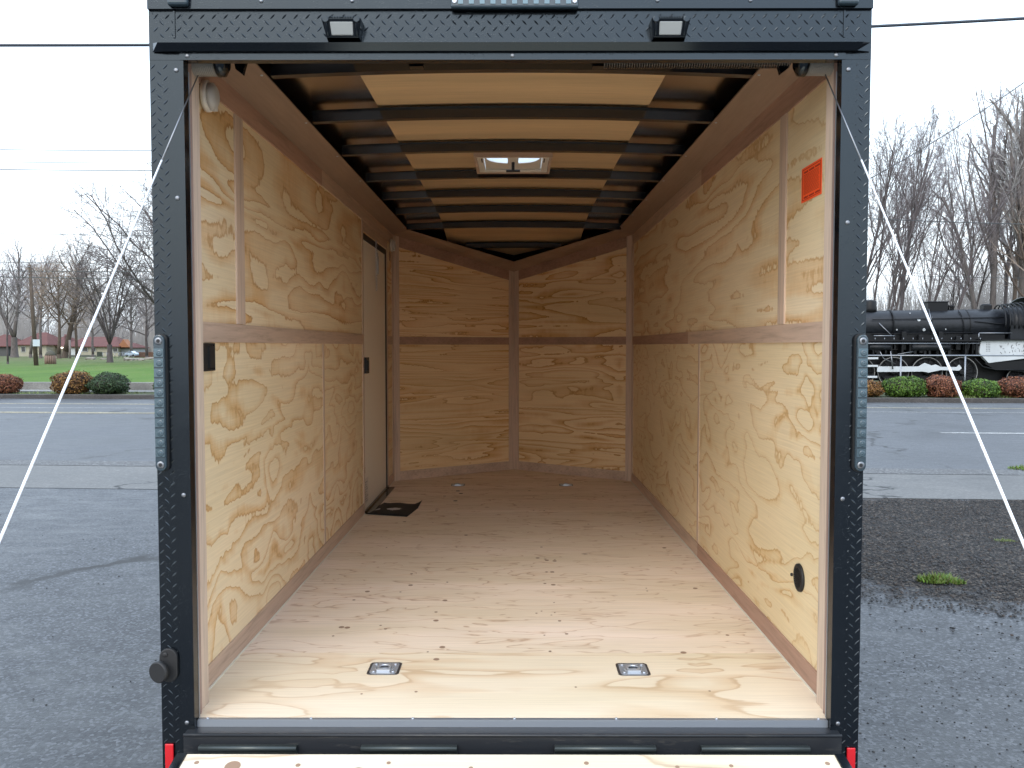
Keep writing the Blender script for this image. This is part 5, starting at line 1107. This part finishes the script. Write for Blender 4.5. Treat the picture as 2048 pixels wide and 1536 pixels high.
for px in (1711, 1776, 1840, 1906, 2010):
    big = px < 2000; cw, r_ = (Hh(743.5), .69) if big else (Hh(755), .45)
    b = MB(); yw = -.80; e_ = MB()
    b.lathe((U(px), yw + .14, cw), (0, -1, 0), [(0, r_), (.02, r_ + .02), (.12, r_), (.14, r_ - .02), (.14, r_ - .10), (.05, r_ - .12)], 40)
    w_ = lp(b, 'driving_wheel' if big else 'trailing_wheel', M['loco_dk'])
    t2 = MB(); t2.tube([(U(px) + (r_ - .02) * math.cos(2 * math.pi * k / 40), yw - .005, cw + (r_ - .02) * math.sin(2 * math.pi * k / 40)) for k in range(40)], .020, 6, closed=True); lp(t2, 'tyre', M['tyre'], w_)
    t3 = MB()
    for k in range(14): a = 2 * math.pi * k / 14; t3.tube([(U(px) + .1 * math.cos(a), yw - .01, cw + .1 * math.sin(a)), (U(px) + (r_ - .1) * math.cos(a), yw - .01, cw + (r_ - .1) * math.sin(a))], .022, 5)
    t3.lathe((U(px), yw + .05, cw), (0, -1, 0), [(0, .14), (.1, .13), (.12, .08)], 16); t3.slab([(U(px) + r_ * .75 * math.cos(R(a)), yw - .02, cw + r_ * .75 * math.sin(R(a))) for a in (200, 225, 250, 270, 290, 315, 340)], (0, 1, 0), .05); lp(t3, 'spokes', M['loco_dk'], w_)
for zz, px0, px1 in ((Hh(716), 1700, 1743), (Hh(731), 1700, 1743), (Hh(752.5), 1700, 1742)): b = MB(); b.box(U(px0), U(px1), -1.05, -.95, zz - .045, zz + .045); lp(b, 'crosshead_guide', M['wh'], bevel=.01)
b = MB(); b.slab([(U(1742), -1.02, Hh(743)), (U(1742), -1.02, Hh(732)), (U(1820), -1.02, Hh(732)), (U(1832), -1.02, Hh(725)), (U(1845), -1.02, Hh(730)), (U(1853), -1.02, Hh(728)), (U(1862), -1.02, Hh(732.5)), (U(1893), -1.02, Hh(733)), (U(1897), -1.02, Hh(728)), (U(1902), -1.02, Hh(735)), (U(1897), -1.02, Hh(740)), (U(1862), -1.02, Hh(739)), (U(1840), -1.02, Hh(744)), (U(1828), -1.02, Hh(742))], (0, 1, 0), .08); lp(b, 'side_rod', M['wh'], bevel=.01)
b = MB(); b.tube([(U(1745), -1.1, Hh(703)), (U(1752), -1.1, Hh(716)), (U(1775), -1.1, Hh(727))], .02, 5); b.tube([(U(1765), -1.1, Hh(702)), (U(1770), -1.1, Hh(737))], .03, 5); b.tube([(U(1778), -1.1, Hh(708)), (U(1808), -1.1, Hh(703))], .02, 5); lp(b, 'valve_gear', M['zinc_dark'])
b = MB()
for (px, py, r_) in ((1825, 641, .075), (1835, 660, .07), (1783, 660, .035), (1876, 659, .03), (1850, 636, .02), (1811, 628, .025)):
    a = math.asin(max(-1, min(1, (Hh(py) - cz) / (rb * .99)))); yy = -rb * .99 * math.cos(a); b.lathe((U(px), yy + .02, Hh(py)), (0, -math.cos(a), math.sin(a)), [(0, r_), (.03, r_ * .9)], 10)
lp(b, 'paint_spot', M['wh'])
b = MB(); b.box(-7.5, 5, -.80, -.74, -.03, .05); b.box(-7.5, 5, .74, .80, -.03, .05); tag(b.build('rail_track', M['zinc_dark']), 'short pair of steel rails under the locomotive', 'track'); o_ = bpy.data.objects['rail_track']; o_.location = (LX, LY, LZ); o_.rotation_euler = (0, 0, ROAD_A)
# railing in front of it
y = 27.0; x0, x1 = at(1690, y), at(2080, y); zg = .08; zt_ = hz(711, y)
e = empty('metal_railing', (x0, y, zg), label='thin grey pipe railing between the bushes and the locomotive', cat='railing')
b = MB(); b.tube([(x0, y, zt_), (x1, y - .4, zt_)], .022, 8); b.build('top_rail', M['zinc_dark'], e, e.location)
for px in (1800.5, 1929, 2058):
    b = MB(); x = at(px, y); b.tube([(x, y, zg - .2), (x, y, zt_)], .024, 8); b.build('post', M['zinc_dark'], e, e.location)
